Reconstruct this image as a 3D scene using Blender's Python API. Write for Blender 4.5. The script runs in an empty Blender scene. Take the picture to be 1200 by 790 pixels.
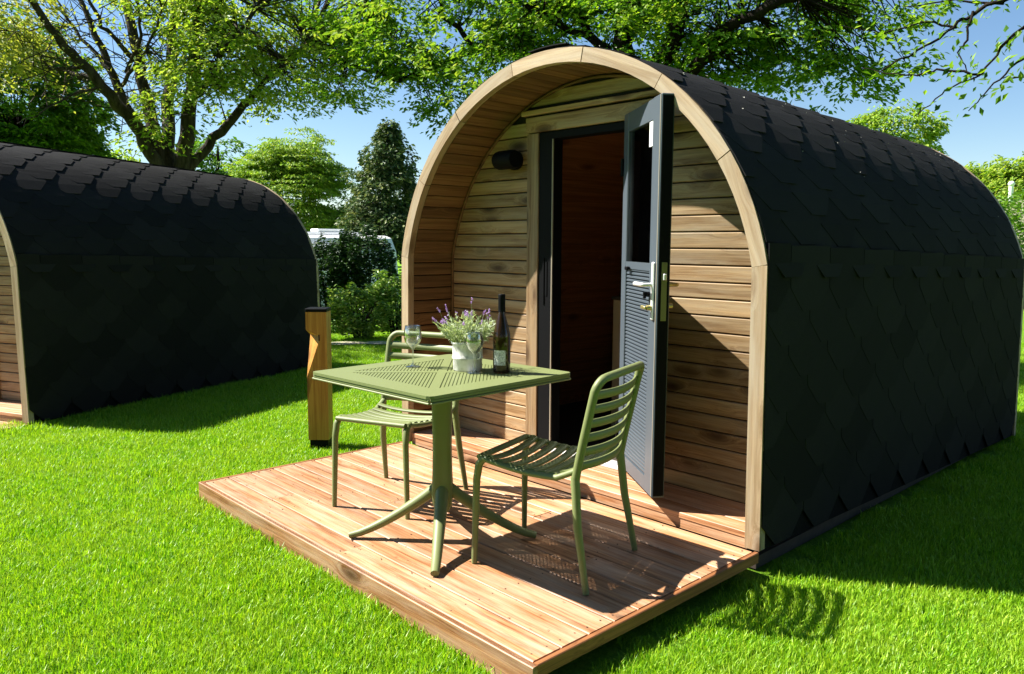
import bpy, math, random
import numpy as np
from mathutils import Vector, Matrix
R = math.radians
random.seed(7); rng = np.random.default_rng(7)
sc = bpy.context.scene
col = sc.collection

# ------------------------------------------------------------------ camera
F_PX = 924.9; CAM = np.array([2.932, -2.984, 1.301]); YAW, PITCH, ROLL = R(-46.752), R(6.718), R(0.268)
c_f = np.array([math.sin(YAW)*math.cos(PITCH), math.cos(YAW)*math.cos(PITCH), -math.sin(PITCH)])
c_r = np.array([math.cos(YAW), -math.sin(YAW), 0.0]); c_u = np.cross(c_r, c_f)
c_r, c_u = c_r*math.cos(ROLL)+c_u*math.sin(ROLL), -c_r*math.sin(ROLL)+c_u*math.cos(ROLL)
cd = bpy.data.cameras.new('camera'); cam = bpy.data.objects.new('camera', cd); col.objects.link(cam)
m = Matrix.Identity(4)
for i in range(3):
    m[i][0] = c_r[i]; m[i][1] = c_u[i]; m[i][2] = -c_f[i]; m[i][3] = CAM[i]
cam.matrix_world = m
cd.sensor_width = 36; cd.lens = 36*F_PX/1200; cd.clip_end = 1500; cd.clip_start = 0.05
sc.camera = cam

# ------------------------------------------------------------------ sky and sun
SUN = Vector((-.562, -.375, .75)).normalized()
w = bpy.data.worlds.new('World'); sc.world = w; w.use_nodes = True
nt = w.node_tree; bgn = nt.nodes['Background']
sky = nt.nodes.new('ShaderNodeTexSky'); sky.sky_type = 'NISHITA'; sky.sun_disc = False
sky.sun_elevation = math.asin(SUN.z); sky.sun_rotation = math.atan2(SUN.x, SUN.y)
sky.air_density = 1.0; sky.dust_density = 0.1; sky.ozone_density = 2.6; sky.altitude = 50
hs = nt.nodes.new('ShaderNodeHueSaturation'); hs.inputs['Saturation'].default_value = 1.1; nt.links.new(sky.outputs[0], hs.inputs['Color']); nt.links.new(hs.outputs[0], bgn.inputs[0]); bgn.inputs[1].default_value = 0.05
sd = bpy.data.lights.new('sun', 'SUN'); so = bpy.data.objects.new('sun', sd); col.objects.link(so)
sd.energy = 5.0; sd.angle = R(0.5); sd.color = (1.0, .955, .88)
so.rotation_euler = SUN.to_track_quat('Z', 'Y').to_euler()
sc.view_settings.view_transform = 'Standard'; sc.view_settings.look = 'None'
sc.view_settings.gamma = 1; sc.view_settings.exposure = 1.65
sc.cycles.max_bounces = 10; sc.cycles.diffuse_bounces = 3; sc.cycles.transparent_max_bounces = 16

def at(px, py, dist):
    """a point seen at that pixel of the photograph, dist metres away along the ground"""
    d = c_f + c_r*(px-600)/F_PX - c_u*(py-395)/F_PX
    return CAM + d*(dist/math.hypot(d[0], d[1]))

def ground_z(x, y):
    """lawn height: flat round the decks, falling gently away behind the pods"""
    u = (-.73*(x-CAM[0]) + .68*(y-CAM[1]))            # metres into the picture
    s = min(max((u-3.8)/30, 0), 1)
    return -.11 - .62*s*s*(3-2*s)*.9 - .035*min(max((u-3.8)/5, 0), 1)

# ------------------------------------------------------------------ tagging and mesh helpers
def tag(o, label=None, cat=None, group=None, kind=None):
    if label: o['label'] = label
    if cat: o['category'] = cat
    if group: o['group'] = group
    if kind: o['kind'] = kind
    return o

class MB:
    def __init__(s): s.v = []; s.f = []; s.sm = []
    def add(s, vs, fs, smooth=False):
        n = len(s.v); s.v += [tuple(v) for v in vs]
        s.f += [tuple(i+n for i in f) for f in fs]; s.sm += [smooth]*len(fs); return s
    def box(s, x0, x1, y0, y1, z0, z1, M=None):
        vs = [Vector((x, y, z)) for z in (z0, z1) for y in (y0, y1) for x in (x0, x1)]
        if M is not None: vs = [M @ v for v in vs]
        return s.add(vs, [(0,2,3,1), (4,5,7,6), (0,1,5,4), (2,6,7,3), (0,4,6,2), (1,3,7,5)])
    def cbox(s, x0, x1, y0, y1, z0, z1, b, M=None):
        """box with all edges chamfered"""
        vs = []; idx = {}
        for sx in (0, 1):
            for sy in (0, 1):
                for sz in (0, 1):
                    X = (x0, x1)[sx]; Y = (y0, y1)[sy]; Z = (z0, z1)[sz]
                    dx = b if sx == 0 else -b; dy = b if sy == 0 else -b; dz = b if sz == 0 else -b
                    for k, p in enumerate(((X, Y+dy, Z+dz), (X+dx, Y, Z+dz), (X+dx, Y+dy, Z))):
                        idx[(sx, sy, sz, k)] = len(vs); vs.append(Vector(p))
        if M is not None: vs = [M @ v for v in vs]
        g = lambda *a: idx[a]; fs = []
        for a in (0, 1):
            fs.append((g(a,0,0,0), g(a,1,0,0), g(a,1,1,0), g(a,0,1,0)) if a else (g(a,0,0,0), g(a,0,1,0), g(a,1,1,0), g(a,1,0,0)))
            fs.append((g(0,a,0,1), g(0,a,1,1), g(1,a,1,1), g(1,a,0,1)) if a else (g(0,a,0,1), g(1,a,0,1), g(1,a,1,1), g(0,a,1,1)))
            fs.append((g(0,0,a,2), g(1,0,a,2), g(1,1,a,2), g(0,1,a,2)) if a else (g(0,0,a,2), g(0,1,a,2), g(1,1,a,2), g(1,0,a,2)))
        for a in (0, 1):
            for b2 in (0, 1):
                fs.append((g(0,a,b2,1), g(1,a,b2,1), g(1,a,b2,2), g(0,a,b2,2)))
                fs.append((g(a,0,b2,0), g(a,1,b2,0), g(a,1,b2,2), g(a,0,b2,2)))
                fs.append((g(a,b2,0,0), g(a,b2,1,0), g(a,b2,1,1), g(a,b2,0,1)))
        for sx in (0, 1):
            for sy in (0, 1):
                for sz in (0, 1): fs.append((g(sx,sy,sz,0), g(sx,sy,sz,1), g(sx,sy,sz,2)))
        return s.add(vs, fs)
    def tube(s, pts, rad, n=8, caps=True, flat=1.0, up=None, smooth=True):
        pts = [Vector(p) for p in pts]; N = len(pts)
        rad = rad if hasattr(rad, '__len__') else [rad]*N
        vs = []; pu = None
        for i, p in enumerate(pts):
            t = (pts[min(i+1, N-1)]-pts[max(i-1, 0)]).normalized()
            a = Vector(up) if up is not None else (pu if pu is not None else (Vector((0, 0, 1)) if abs(t.z) < .9 else Vector((1, 0, 0))))
            u = (a - t*a.dot(t)).normalized(); v = t.cross(u); pu = u
            for k in range(n):
                an = 2*math.pi*(k+.5)/n
                vs.append(p + u*math.cos(an)*rad[i]*flat + v*math.sin(an)*rad[i])
        fs = [(i*n+k, i*n+(k+1) % n, (i+1)*n+(k+1) % n, (i+1)*n+k) for i in range(N-1) for k in range(n)]
        s.add(vs, fs, smooth)
        if caps: s.add(vs[:n], [tuple(range(n))[::-1]]); s.add(vs[-n:], [tuple(range(n))])
        return s
    def lathe(s, prof, n=24, M=None, smooth=True):
        vs = [Vector((r*math.cos(2*math.pi*k/n), r*math.sin(2*math.pi*k/n), z)) for r, z in prof for k in range(n)]
        if M is not None: vs = [M @ v for v in vs]
        return s.add(vs, [(i*n+k, i*n+(k+1) % n, (i+1)*n+(k+1) % n, (i+1)*n+k) for i in range(len(prof)-1) for k in range(n)], smooth)
    def prism(s, poly, z0, z1, M=None):
        n = len(poly); vs = [Vector((x, y, z)) for z in (z0, z1) for x, y in poly]
        if M is not None: vs = [M @ v for v in vs]
        return s.add(vs, [tuple(range(n))[::-1], tuple(range(n, 2*n))] + [(i, (i+1) % n, n+(i+1) % n, n+i) for i in range(n)])
    def mesh(s, name):
        me = bpy.data.meshes.new(name); me.from_pydata([tuple(v) for v in s.v], [], s.f)
        me.polygons.foreach_set('use_smooth', s.sm); me.update(); return me
    def build(s, name, mat, parent=None, M=None):
        return put(name, s.mesh(name), mat, parent, M)

def put(name, me, mat, parent=None, M=None):
    if mat and not me.materials: me.materials.append(mat)
    o = bpy.data.objects.new(name, me); col.objects.link(o)
    if M is not None: o.matrix_local = M
    if parent: o.parent = parent
    return o
def empty(name, loc=(0, 0, 0), rz=0):
    o = bpy.data.objects.new(name, None); col.objects.link(o); o.location = loc; o.rotation_euler.z = rz
    o.empty_display_size = .1; return o
def np_mesh(name, V, Fq, mat, parent=None, smooth=False, M=None):
    """V (n,3), Fq (m,k) all faces with k corners"""
    me = bpy.data.meshes.new(name); V = np.ascontiguousarray(V, dtype=np.float32); m_, k = Fq.shape
    me.vertices.add(len(V)); me.vertices.foreach_set('co', V.ravel())
    me.loops.add(m_*k); me.loops.foreach_set('vertex_index', np.ascontiguousarray(Fq, dtype=np.int32).ravel())
    me.polygons.add(m_); me.polygons.foreach_set('loop_start', np.arange(0, m_*k, k, dtype=np.int32))
    me.polygons.foreach_set('use_smooth', np.full(m_, smooth)); me.update(calc_edges=True); me.validate()
    return put(name, me, mat, parent, M)
def children(o): return [c for c in bpy.data.objects if c.parent == o]
def frame(ex, ey, ez, o):
    M = Matrix.Identity(4)
    for i in range(3): M[i][0] = ex[i]; M[i][1] = ey[i]; M[i][2] = ez[i]; M[i][3] = o[i]
    return M
T = Matrix.Translation

# ------------------------------------------------------------------ materials
class NT:
    def __init__(s, name):
        s.m = bpy.data.materials.new(name); s.m.use_nodes = True; s.t = s.m.node_tree
        s.b = s.t.nodes['Principled BSDF']; s.out = s.t.nodes['Material Output']
    def n(s, typ, **kw):
        nd = s.t.nodes.new(typ)
        for k, v in kw.items():
            if k.startswith('i_'):
                key = k[2:].replace('_', ' '); nd.inputs[int(key) if key.isdigit() else key].default_value = v
            else: setattr(nd, k, v)
        return nd
    def l(s, a, b): s.t.links.new(a, b)
    def ramp(s, fac, stops):
        r = s.n('ShaderNodeValToRGB'); e = r.color_ramp.elements
        while len(e) < len(stops): e.new(.5)
        for i, (p, c) in enumerate(stops): e[i].position = p; e[i].color = (*c, 1) if len(c) == 3 else c
        s.l(fac, r.inputs[0]); return r.outputs[0]
    def mix(s, fac, a, b, mode='MIX'):
        x = s.n('ShaderNodeMix', data_type='RGBA', blend_type=mode)
        for v, sock in ((fac, x.inputs[0]), (a, x.inputs[6]), (b, x.inputs[7])):
            if hasattr(v, 'links'): s.l(v, sock)
            elif hasattr(v, '__len__'): sock.default_value = (*v, 1) if len(v) == 3 else v
            else: sock.default_value = v
        return x.outputs[2]
    def math(s, op, a, b=0.0):
        x = s.n('ShaderNodeMath', operation=op)
        for v, sock in ((a, x.inputs[0]), (b, x.inputs[1])):
            if hasattr(v, 'links'): s.l(v, sock)
            else: sock.default_value = v
        return x.outputs[0]
    def bump(s, h, strength=.3, dist=.01):
        b = s.n('ShaderNodeBump'); b.inputs['Strength'].default_value = strength; b.inputs['Distance'].default_value = dist
        s.l(h, b.inputs['Height']); s.l(b.outputs[0], s.b.inputs['Normal']); return b

def plain(name, c, rough=.6, metal=0, spec=None, noise=0, nscale=20, bump=0):
    k = NT(name); k.b.inputs['Base Color'].default_value = (*c, 1); k.b.inputs['Roughness'].default_value = rough
    k.b.inputs['Metallic'].default_value = metal
    if spec is not None: k.b.inputs['Specular IOR Level'].default_value = spec
    tc = k.n('ShaderNodeTexCoord'); nz = k.n('ShaderNodeTexNoise', i_Scale=nscale, i_Detail=5.0)
    k.l(tc.outputs['Object'], nz.inputs['Vector'])
    if noise:
        k.l(k.ramp(nz.outputs['Fac'], [(.3, tuple(x*(1-noise) for x in c)), (.7, tuple(min(1, x*(1+noise)) for x in c))]), k.b.inputs['Base Color'])
    if bump: k.bump(nz.outputs['Fac'], bump, .004)
    return k.m

def wood(name, light, dark, knot, rough=.62, stretch=(1.2, 40, 40), knots=.55, var=.22, grey=None, bump=.3, spec=.35, warp=.6):
    """grain runs along local x; every object gets its own grain from Object Info > Random"""
    k = NT(name); tc = k.n('ShaderNodeTexCoord'); oi = k.n('ShaderNodeObjectInfo')
    off = k.n('ShaderNodeVectorMath', operation='MULTIPLY'); k.l(oi.outputs['Random'], off.inputs[0]); off.inputs[1].default_value = (37, 13, 71)
    co = k.n('ShaderNodeVectorMath', operation='ADD'); k.l(tc.outputs['Object'], co.inputs[0]); k.l(off.outputs[0], co.inputs[1])
    # knots: sparse voronoi cells, slightly stretched along the grain
    mk = k.n('ShaderNodeMapping'); mk.inputs['Scale'].default_value = (3.2, 9, 9); k.l(co.outputs[0], mk.inputs['Vector'])
    vo = k.n('ShaderNodeTexVoronoi', i_Scale=1.0, i_Randomness=1.0); k.l(mk.outputs[0], vo.inputs['Vector'])
    sel = k.math('GREATER_THAN', vo.outputs['Color'], 1-knots)
    near = k.n('ShaderNodeMapRange', i_1=.0, i_2=.55, i_3=1.0, i_4=0.0); near.interpolation_type = 'SMOOTHERSTEP'; k.l(vo.outputs['Distance'], near.inputs[0])
    kn = k.math('MULTIPLY', near.outputs[0], sel)
    # warped grain
    wn = k.n('ShaderNodeTexNoise', i_Scale=2.2, i_Detail=2.0); k.l(co.outputs[0], wn.inputs['Vector'])
    sub = k.n('ShaderNodeVectorMath', operation='SUBTRACT'); k.l(wn.outputs['Color'], sub.inputs[0]); sub.inputs[1].default_value = (.5, .5, .5)
    wsc = k.n('ShaderNodeVectorMath', operation='SCALE'); k.l(sub.outputs[0], wsc.inputs[0]); wsc.inputs['Scale'].default_value = .035*warp
    kb = k.n('ShaderNodeCombineXYZ'); k.l(k.math('MULTIPLY', kn, .055), kb.inputs[1]); k.l(k.math('MULTIPLY', kn, .055), kb.inputs[2])
    a1 = k.n('ShaderNodeVectorMath', operation='ADD'); k.l(co.outputs[0], a1.inputs[0]); k.l(wsc.outputs[0], a1.inputs[1])
    a2 = k.n('ShaderNodeVectorMath', operation='ADD'); k.l(a1.outputs[0], a2.inputs[0]); k.l(kb.outputs[0], a2.inputs[1])
    mp = k.n('ShaderNodeMapping'); mp.inputs['Scale'].default_value = stretch; k.l(a2.outputs[0], mp.inputs['Vector'])
    g1 = k.n('ShaderNodeTexNoise', i_Scale=1.0, i_Detail=6.0, i_Roughness=.62); k.l(mp.outputs[0], g1.inputs['Vector'])
    mp2 = k.n('ShaderNodeMapping'); mp2.inputs['Scale'].default_value = (stretch[0]*3, stretch[1]*6, stretch[2]*6); k.l(a2.outputs[0], mp2.inputs['Vector'])
    g2 = k.n('ShaderNodeTexNoise', i_Scale=1.0, i_Detail=3.0); k.l(mp2.outputs[0], g2.inputs['Vector'])
    gr = k.math('ADD', k.math('MULTIPLY', g1.outputs['Fac'], .72), k.math('MULTIPLY', g2.outputs['Fac'], .28))
    c = k.ramp(gr, [(.40, dark), (.50, tuple((a+b)/2 for a, b in zip(light, dark))), (.59, light)])
    if grey:
        gm_ = k.n('ShaderNodeMapping'); gm_.inputs['Scale'].default_value = (.55, 5, 5); k.l(a2.outputs[0], gm_.inputs['Vector']); gn = k.n('ShaderNodeTexNoise', i_Scale=3.5, i_Detail=6.0, i_Roughness=.65); k.l(gm_.outputs[0], gn.inputs['Vector'])
        gf = k.n('ShaderNodeMapRange', i_1=.42, i_2=.68, i_3=0.0, i_4=.75); k.l(gn.outputs['Fac'], gf.inputs[0])
        c = k.mix(gf.outputs[0], c, grey)
    kc = k.math('POWER', kn, 2.0); c = k.mix(kc, c, knot)
    hv = k.n('ShaderNodeHueSaturation'); k.l(c, hv.inputs['Color'])
    vv = k.n('ShaderNodeMapRange', i_1=0.0, i_2=1.0, i_3=1-var, i_4=1+var); k.l(oi.outputs['Random'], vv.inputs[0]); k.l(vv.outputs[0], hv.inputs['Value'])
    k.l(hv.outputs[0], k.b.inputs['Base Color']); k.b.inputs['Roughness'].default_value = rough
    k.b.inputs['Specular IOR Level'].default_value = spec
    k.bump(gr, bump, .004); return k.m

def leaf_mat(name, cols, trans=.45, rough=.5, tcol=None, patch=None):
    """leaves: colour differs leaf by leaf; light passes through"""
    k = NT(name); g = k.n('ShaderNodeNewGeometry')
    c = k.ramp(g.outputs['Random Per Island'], [(i/(len(cols)-1), x) for i, x in enumerate(cols)])
    if patch:
        pn = k.n('ShaderNodeTexNoise', i_Scale=patch[0], i_Detail=5.0, i_Roughness=.65); k.l(g.outputs['Position'], pn.inputs['Vector'])
        pr = k.n('ShaderNodeMapRange', i_1=.40, i_2=.66, i_3=0.0, i_4=patch[2]); k.l(pn.outputs['Fac'], pr.inputs[0]); c = k.mix(pr.outputs[0], c, patch[1])
    k.l(c, k.b.inputs['Base Color']); k.b.inputs['Roughness'].default_value = rough; k.b.inputs['Specular IOR Level'].default_value = .3
    tr = k.n('ShaderNodeBsdfTranslucent'); k.l(k.mix(1.0, c, tcol or (1.0, 1.0, .45), 'MULTIPLY'), tr.inputs['Color'])
    mx = k.n('ShaderNodeMixShader'); mx.inputs[0].default_value = trans
    k.l(k.b.outputs[0], mx.inputs[1]); k.l(tr.outputs[0], mx.inputs[2]); k.l(mx.outputs[0], k.out.inputs['Surface'])
    return k.m

M = {}
M['wall'] = wood('weathered_spruce', (.345, .225, .11), (.165, .088, .032), (.06, .028, .010), grey=(.32, .25, .16), rough=.6, knots=.6)
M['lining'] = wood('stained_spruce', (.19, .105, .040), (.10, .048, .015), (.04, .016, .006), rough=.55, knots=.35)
M['trim'] = wood('pale_spruce_trim', (.43, .315, .19), (.28, .19, .10), (.12, .065, .03), grey=(.42, .35, .25), rough=.6, knots=.5, var=.17)
M['deck'] = wood('larch_decking', (.47, .235, .105), (.20, .075, .026), (.07, .025, .010), grey=(.52, .36, .235), rough=.5, stretch=(1.1, 48, 48), knots=.2, var=.2, bump=.5)
M['larch'] = wood('oiled_larch', (.50, .25, .05), (.33, .13, .02), (.16, .06, .015), rough=.5, var=.05, knots=.3)
M['red_pine'] = wood('red_stained_pine', (.55, .22, .09), (.34, .12, .045), (.15, .05, .02), rough=.5, knots=.4)
M['dark_timber'] = plain('dark_timber', (.035, .024, .016), .8, noise=.3)
M['backing'] = plain('black_membrane', (.008, .006, .005), .9)
M['felt'] = plain('black_roofing_felt', (.007, .007, .0075), .95, spec=.08, noise=.3, nscale=60)
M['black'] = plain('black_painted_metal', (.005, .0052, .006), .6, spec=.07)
M['door_grey'] = plain('blue_grey_door_paint', (.065, .082, .098), .42, noise=.04, nscale=8)
M['seal'] = plain('pale_weather_seal', (.30, .26, .19), .6)
M['steel'] = plain('brushed_steel', (.72, .72, .70), .38, metal=.45)
M['white_plastic'] = plain('white_plastic', (.80, .80, .78), .35)
M['brass'] = plain('dull_brass', (.55, .47, .20), .35, metal=.8)
M['green_plastic'] = plain('olive_green_resin', (.155, .180, .066), .5, spec=.4, bump=.06, nscale=350)
M['old_brass'] = plain('tarnished_lock_plate', (.20, .19, .08), .5, metal=.3)
M['screw'] = plain('weathered_screw', (.11, .06, .035), .6)
M['deck_edge'] = wood('larch_edge_board', (.30, .125, .045), (.15, .055, .018), (.06, .02, .008), rough=.55, stretch=(1.1, 48, 48), knots=.2, var=.08)
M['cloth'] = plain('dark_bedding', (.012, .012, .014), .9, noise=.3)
M['beige_board'] = plain('beige_board', (.42, .33, .2), .6)

k = NT('bitumen_shingle')   # mineral granules, a different tone shingle by shingle
tc = k.n('ShaderNodeTexCoord'); oi = k.n('ShaderNodeObjectInfo')
n1 = k.n('ShaderNodeTexNoise', i_Scale=320.0, i_Detail=2.0); k.l(tc.outputs['Object'], n1.inputs['Vector'])
n2 = k.n('ShaderNodeTexNoise', i_Scale=9.0, i_Detail=3.0); k.l(tc.outputs['Object'], n2.inputs['Vector'])
c = k.mix(n1.outputs['Fac'], (.004, .004, .0045), (.036, .035, .036))
c = k.mix(k.math('MULTIPLY', n2.outputs['Fac'], .35), c, (.009, .010, .008))
hv = k.n('ShaderNodeHueSaturation'); k.l(c, hv.inputs['Color']); vv = k.n('ShaderNodeMapRange', i_1=0.0, i_2=1.0, i_3=.75, i_4=1.2)
k.l(oi.outputs['Random'], vv.inputs[0]); k.l(vv.outputs[0], hv.inputs['Value']); k.l(hv.outputs[0], k.b.inputs['Base Color'])
k.b.inputs['Roughness'].default_value = .8; k.b.inputs['Specular IOR Level'].default_value = .03; k.bump(n1.outputs['Fac'], .6, .003)
M['shingle'] = k.m

k = NT('door_glass')        # thin pane: see-through with a mirror skin
k.t.nodes.remove(k.b); gl = k.n('ShaderNodeBsdfGlossy', i_Roughness=.02); tp = k.n('ShaderNodeBsdfTransparent'); tp.inputs[0].default_value = (.93, .94, .93, 1)
fr = k.n('ShaderNodeLayerWeight', i_Blend=.12); mx = k.n('ShaderNodeMixShader'); k.l(fr.outputs['Fresnel'], mx.inputs[0]); k.l(tp.outputs[0], mx.inputs[1]); k.l(gl.outputs[0], mx.inputs[2]); k.l(mx.outputs[0], k.out.inputs['Surface'])
M['pane'] = k.m
k = NT('wine_glass'); k.t.nodes.remove(k.b); gl = k.n('ShaderNodeBsdfGlossy', i_Roughness=.01); tp = k.n('ShaderNodeBsdfTransparent'); tp.inputs[0].default_value = (.93, .95, .93, 1)
fr = k.n('ShaderNodeLayerWeight', i_Blend=.42); mx = k.n('ShaderNodeMixShader'); k.l(k.math('ADD', k.math('MULTIPLY', fr.outputs['Facing'], .85), .10), mx.inputs[0]); k.l(tp.outputs[0], mx.inputs[1]); k.l(gl.outputs[0], mx.inputs[2]); k.l(mx.outputs[0], k.out.inputs['Surface'])
M['glass'] = k.m
k = NT('bottle_glass'); k.b.inputs['Base Color'].default_value = (.03, .014, .005, 1); k.b.inputs['Roughness'].default_value = .06
k.b.inputs['Transmission Weight'].default_value = .12; k.b.inputs['IOR'].default_value = 1.5; M['bottle'] = k.m
k = NT('whitewashed_zinc'); tc = k.n('ShaderNodeTexCoord'); n1 = k.n('ShaderNodeTexNoise', i_Scale=28.0, i_Detail=6.0); k.l(tc.outputs['Object'], n1.inputs['Vector'])
k.l(k.ramp(n1.outputs['Fac'], [(.35, (.48, .48, .44)), (.5, (.72, .71, .67)), (.65, (.82, .81, .78))]), k.b.inputs['Base Color']); k.b.inputs['Roughness'].default_value = .6; k.bump(n1.outputs['Fac'], .3, .003)
M['zinc'] = k.m
k = NT('bottle_label'); tc = k.n('ShaderNodeTexCoord'); mp = k.n('ShaderNodeMapping'); mp.inputs['Scale'].default_value = (60, 60, 90); k.l(tc.outputs['Object'], mp.inputs[0])
n1 = k.n('ShaderNodeTexNoise', i_Scale=1.4, i_Detail=3.0, i_Distortion=2.0); k.l(mp.outputs[0], n1.inputs['Vector'])
k.l(k.ramp(n1.outputs['Fac'], [(.44, (.30, .30, .28)), (.5, (.72, .73, .68)), (1, (.74, .75, .70))]), k.b.inputs['Base Color']); M['label'] = k.m

GREENS = [(.055, .13, .012), (.10, .22, .018), (.16, .30, .03), (.22, .36, .05)]
M['grass'] = leaf_mat('grass_blade', [(.09, .25, .008), (.18, .42, .010), (.32, .56, .016), (.48, .62, .07)], .45, .42, (1.0, 1.0, .3), (2.2, (.36, .50, .04), .45))
k = NT('lawn_soil'); tc = k.n('ShaderNodeTexCoord'); n1 = k.n('ShaderNodeTexNoise', i_Scale=1.1, i_Detail=6.0); n2 = k.n('ShaderNodeTexNoise', i_Scale=55.0, i_Detail=6.0, i_Roughness=.8)
k.l(tc.outputs['Object'], n1.inputs[0]); k.l(tc.outputs['Object'], n2.inputs[0])
a = k.ramp(n2.outputs['Fac'], [(.32, (.05, .12, .008)), (.5, (.16, .33, .015)), (.68, (.32, .50, .04))]); k.l(k.mix(k.math('MULTIPLY', n1.outputs['Fac'], .5), a, (.12, .27, .02)), k.b.inputs['Base Color'])
k.b.inputs['Roughness'].default_value = .9; k.b.inputs['Specular IOR Level'].default_value = .1; k.bump(n2.outputs['Fac'], 1.0, .05); M['lawn'] = k.m

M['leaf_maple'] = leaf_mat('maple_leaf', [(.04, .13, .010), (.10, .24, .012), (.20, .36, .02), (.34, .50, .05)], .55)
M['leaf_fresh'] = leaf_mat('fresh_leaf', [(.13, .24, .02), (.22, .36, .03), (.34, .46, .06), (.46, .52, .12)], .55)
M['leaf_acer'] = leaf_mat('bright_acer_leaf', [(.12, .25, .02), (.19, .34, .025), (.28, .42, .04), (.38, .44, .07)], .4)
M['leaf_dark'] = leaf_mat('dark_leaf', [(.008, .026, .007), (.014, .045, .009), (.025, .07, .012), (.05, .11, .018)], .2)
M['leaf_mid'] = leaf_mat('mid_green_leaf', [(.05, .14, .012), (.10, .23, .015), (.17, .32, .02)], .45)
M['leaf_shrub'] = leaf_mat('glossy_shrub_leaf', [(.06, .15, .015), (.14, .28, .03), (.26, .40, .06), (.42, .50, .15)], .3, .35)
M['needle'] = leaf_mat('conifer_needle', [(.02, .05, .016), (.045, .09, .022), (.10, .16, .045), (.26, .28, .11)], .2)
M['leaf_yellow'] = leaf_mat('yellow_green_leaf', [(.25, .30, .05), (.34, .38, .07), (.42, .42, .12)], .5)
M['lav_leaf'] = leaf_mat('lavender_leaf', [(.26, .34, .17), (.42, .50, .30), (.58, .64, .44)], .3)
M['lav_flower'] = leaf_mat('lavender_flower', [(.36, .20, .48), (.50, .32, .62), (.60, .46, .70)], .3, tcol=(1, .9, 1))
def bark(name, a, b):
    k = NT(name); tc = k.n('ShaderNodeTexCoord'); mp = k.n('ShaderNodeMapping'); mp.inputs['Scale'].default_value = (9, 9, 2.2); k.l(tc.outputs['Object'], mp.inputs[0])
    n1 = k.n('ShaderNodeTexNoise', i_Scale=1.5, i_Detail=8.0, i_Roughness=.7); k.l(mp.outputs[0], n1.inputs[0])
    k.l(k.ramp(n1.outputs['Fac'], [(.35, a), (.65, b)]), k.b.inputs['Base Color']); k.b.inputs['Roughness'].default_value = .9; k.b.inputs['Specular IOR Level'].default_value = .1
    k.bump(n1.outputs['Fac'], .9, .04); return k.m
M['bark'] = bark('grey_bark', (.022, .018, .013), (.085, .07, .052)); M['bark_dark'] = bark('dark_bark', (.008, .006, .005), (.03, .023, .017))
M['van'] = plain('white_van_paint', (.80, .80, .80), .3); M['van_glass'] = plain('dark_van_window', (.03, .04, .05), .1)
M['gravel'] = plain('pale_gravel', (.42, .36, .27), .95, noise=.4, nscale=60, bump=.5)
M['petal'] = plain('pale_petal', (.34, .33, .27), .8)

# ------------------------------------------------------------------ planks
def plank_mb(L, W, H, c=.003, w0=None):
    """length L on x, width W on y, thickness H below z=0; top edges chamfered"""
    h = W/2; sec = [(-h, -H), (h, -H), (h, -c), (h-c, 0), (-h+c, 0), (-h, -c)]
    vs = [(x, y, z) for x in (-L/2, L/2) for y, z in sec]
    return MB().add(vs, [(5, 4, 3, 2, 1, 0), (6, 7, 8, 9, 10, 11)] + [(i, (i+1) % 6, 6+(i+1) % 6, 6+i) for i in range(6)])
_pk = {}
def plank(name, L, W, H, mat, parent, M_, c=.003):
    key = (round(L, 3), round(W, 4), round(H, 4), mat.name, c)
    if key not in _pk: _pk[key] = plank_mb(L, W, H, c).mesh(name)
    return put(name, _pk[key], mat, parent, M_)
X_, Y_, Z_ = Vector((1, 0, 0)), Vector((0, 1, 0)), Vector((0, 0, 1))

# ==================================================================== camping pod (z = 0 is the deck surface)
RO, ZC = 1.305, .98                     # outer radius of the arch and its centre height
XB, XS, ZS = 1.302, 1.283, 1.22         # outer half width at the foot and at the spring line
A0 = math.asin((ZS-ZC)/RO); LS = ZS     # arc starts at this angle; length of the straight side
LEN = 3.66; FALL = -.026
def half(s, off=0.0):
    """point and outward normal on the right half profile, s metres up from the foot"""
    if s <= LS: return XB+(XS-XB)*s/ZS-off, s, 1.0, .0
    a = A0+(s-LS)/RO
    return (RO-off)*math.cos(a), ZC+(RO-off)*math.sin(a), math.cos(a), math.sin(a)
S_TOP = LS+RO*(math.pi/2-A0)
def arc_x(z, off):
    """half width of the profile at height z"""
    if z <= ZS: return XB+(XS-XB)*max(z, 0)/ZS-off
    r = RO-off; return math.sqrt(max(r*r-(z-ZC)**2, 0))
def outline(off, n=26, z0=0.0):
    pts = []
    for i in range(4): x, z, *_ = half(LS*i/4, off); pts.append((x, z+z0 if i == 0 else z))
    for i in range(n+1): x, z, *_ = half(LS+(S_TOP-LS)*i/n, off); pts.append((x, z))
    return pts+[(-x, z) for x, z in pts[::-1][1:]]
def ring(mb, off_o, off_i, y0, y1, f0=0.0, f1=0.0):
    A, B = outline(off_o), outline(off_i); n = len(A); vs = []
    for y, f in ((y0, f0), (y1, f1)): vs += [(x, y, z+f) for x, z in A]+[(x, y, z+f) for x, z in B]
    fs = []
    for i in range(n-1):
        fs += [(i, i+1, n+i+1, n+i), (2*n+i, 3*n+i, 3*n+i+1, 2*n+i+1), (i, 2*n+i, 2*n+i+1, i+1), (n+i, n+i+1, 3*n+i+1, 3*n+i)]
    for e in (0, n-1): fs.append((e, n+e, 3*n+e, 2*n+e))
    mb.add(vs, fs)

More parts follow.
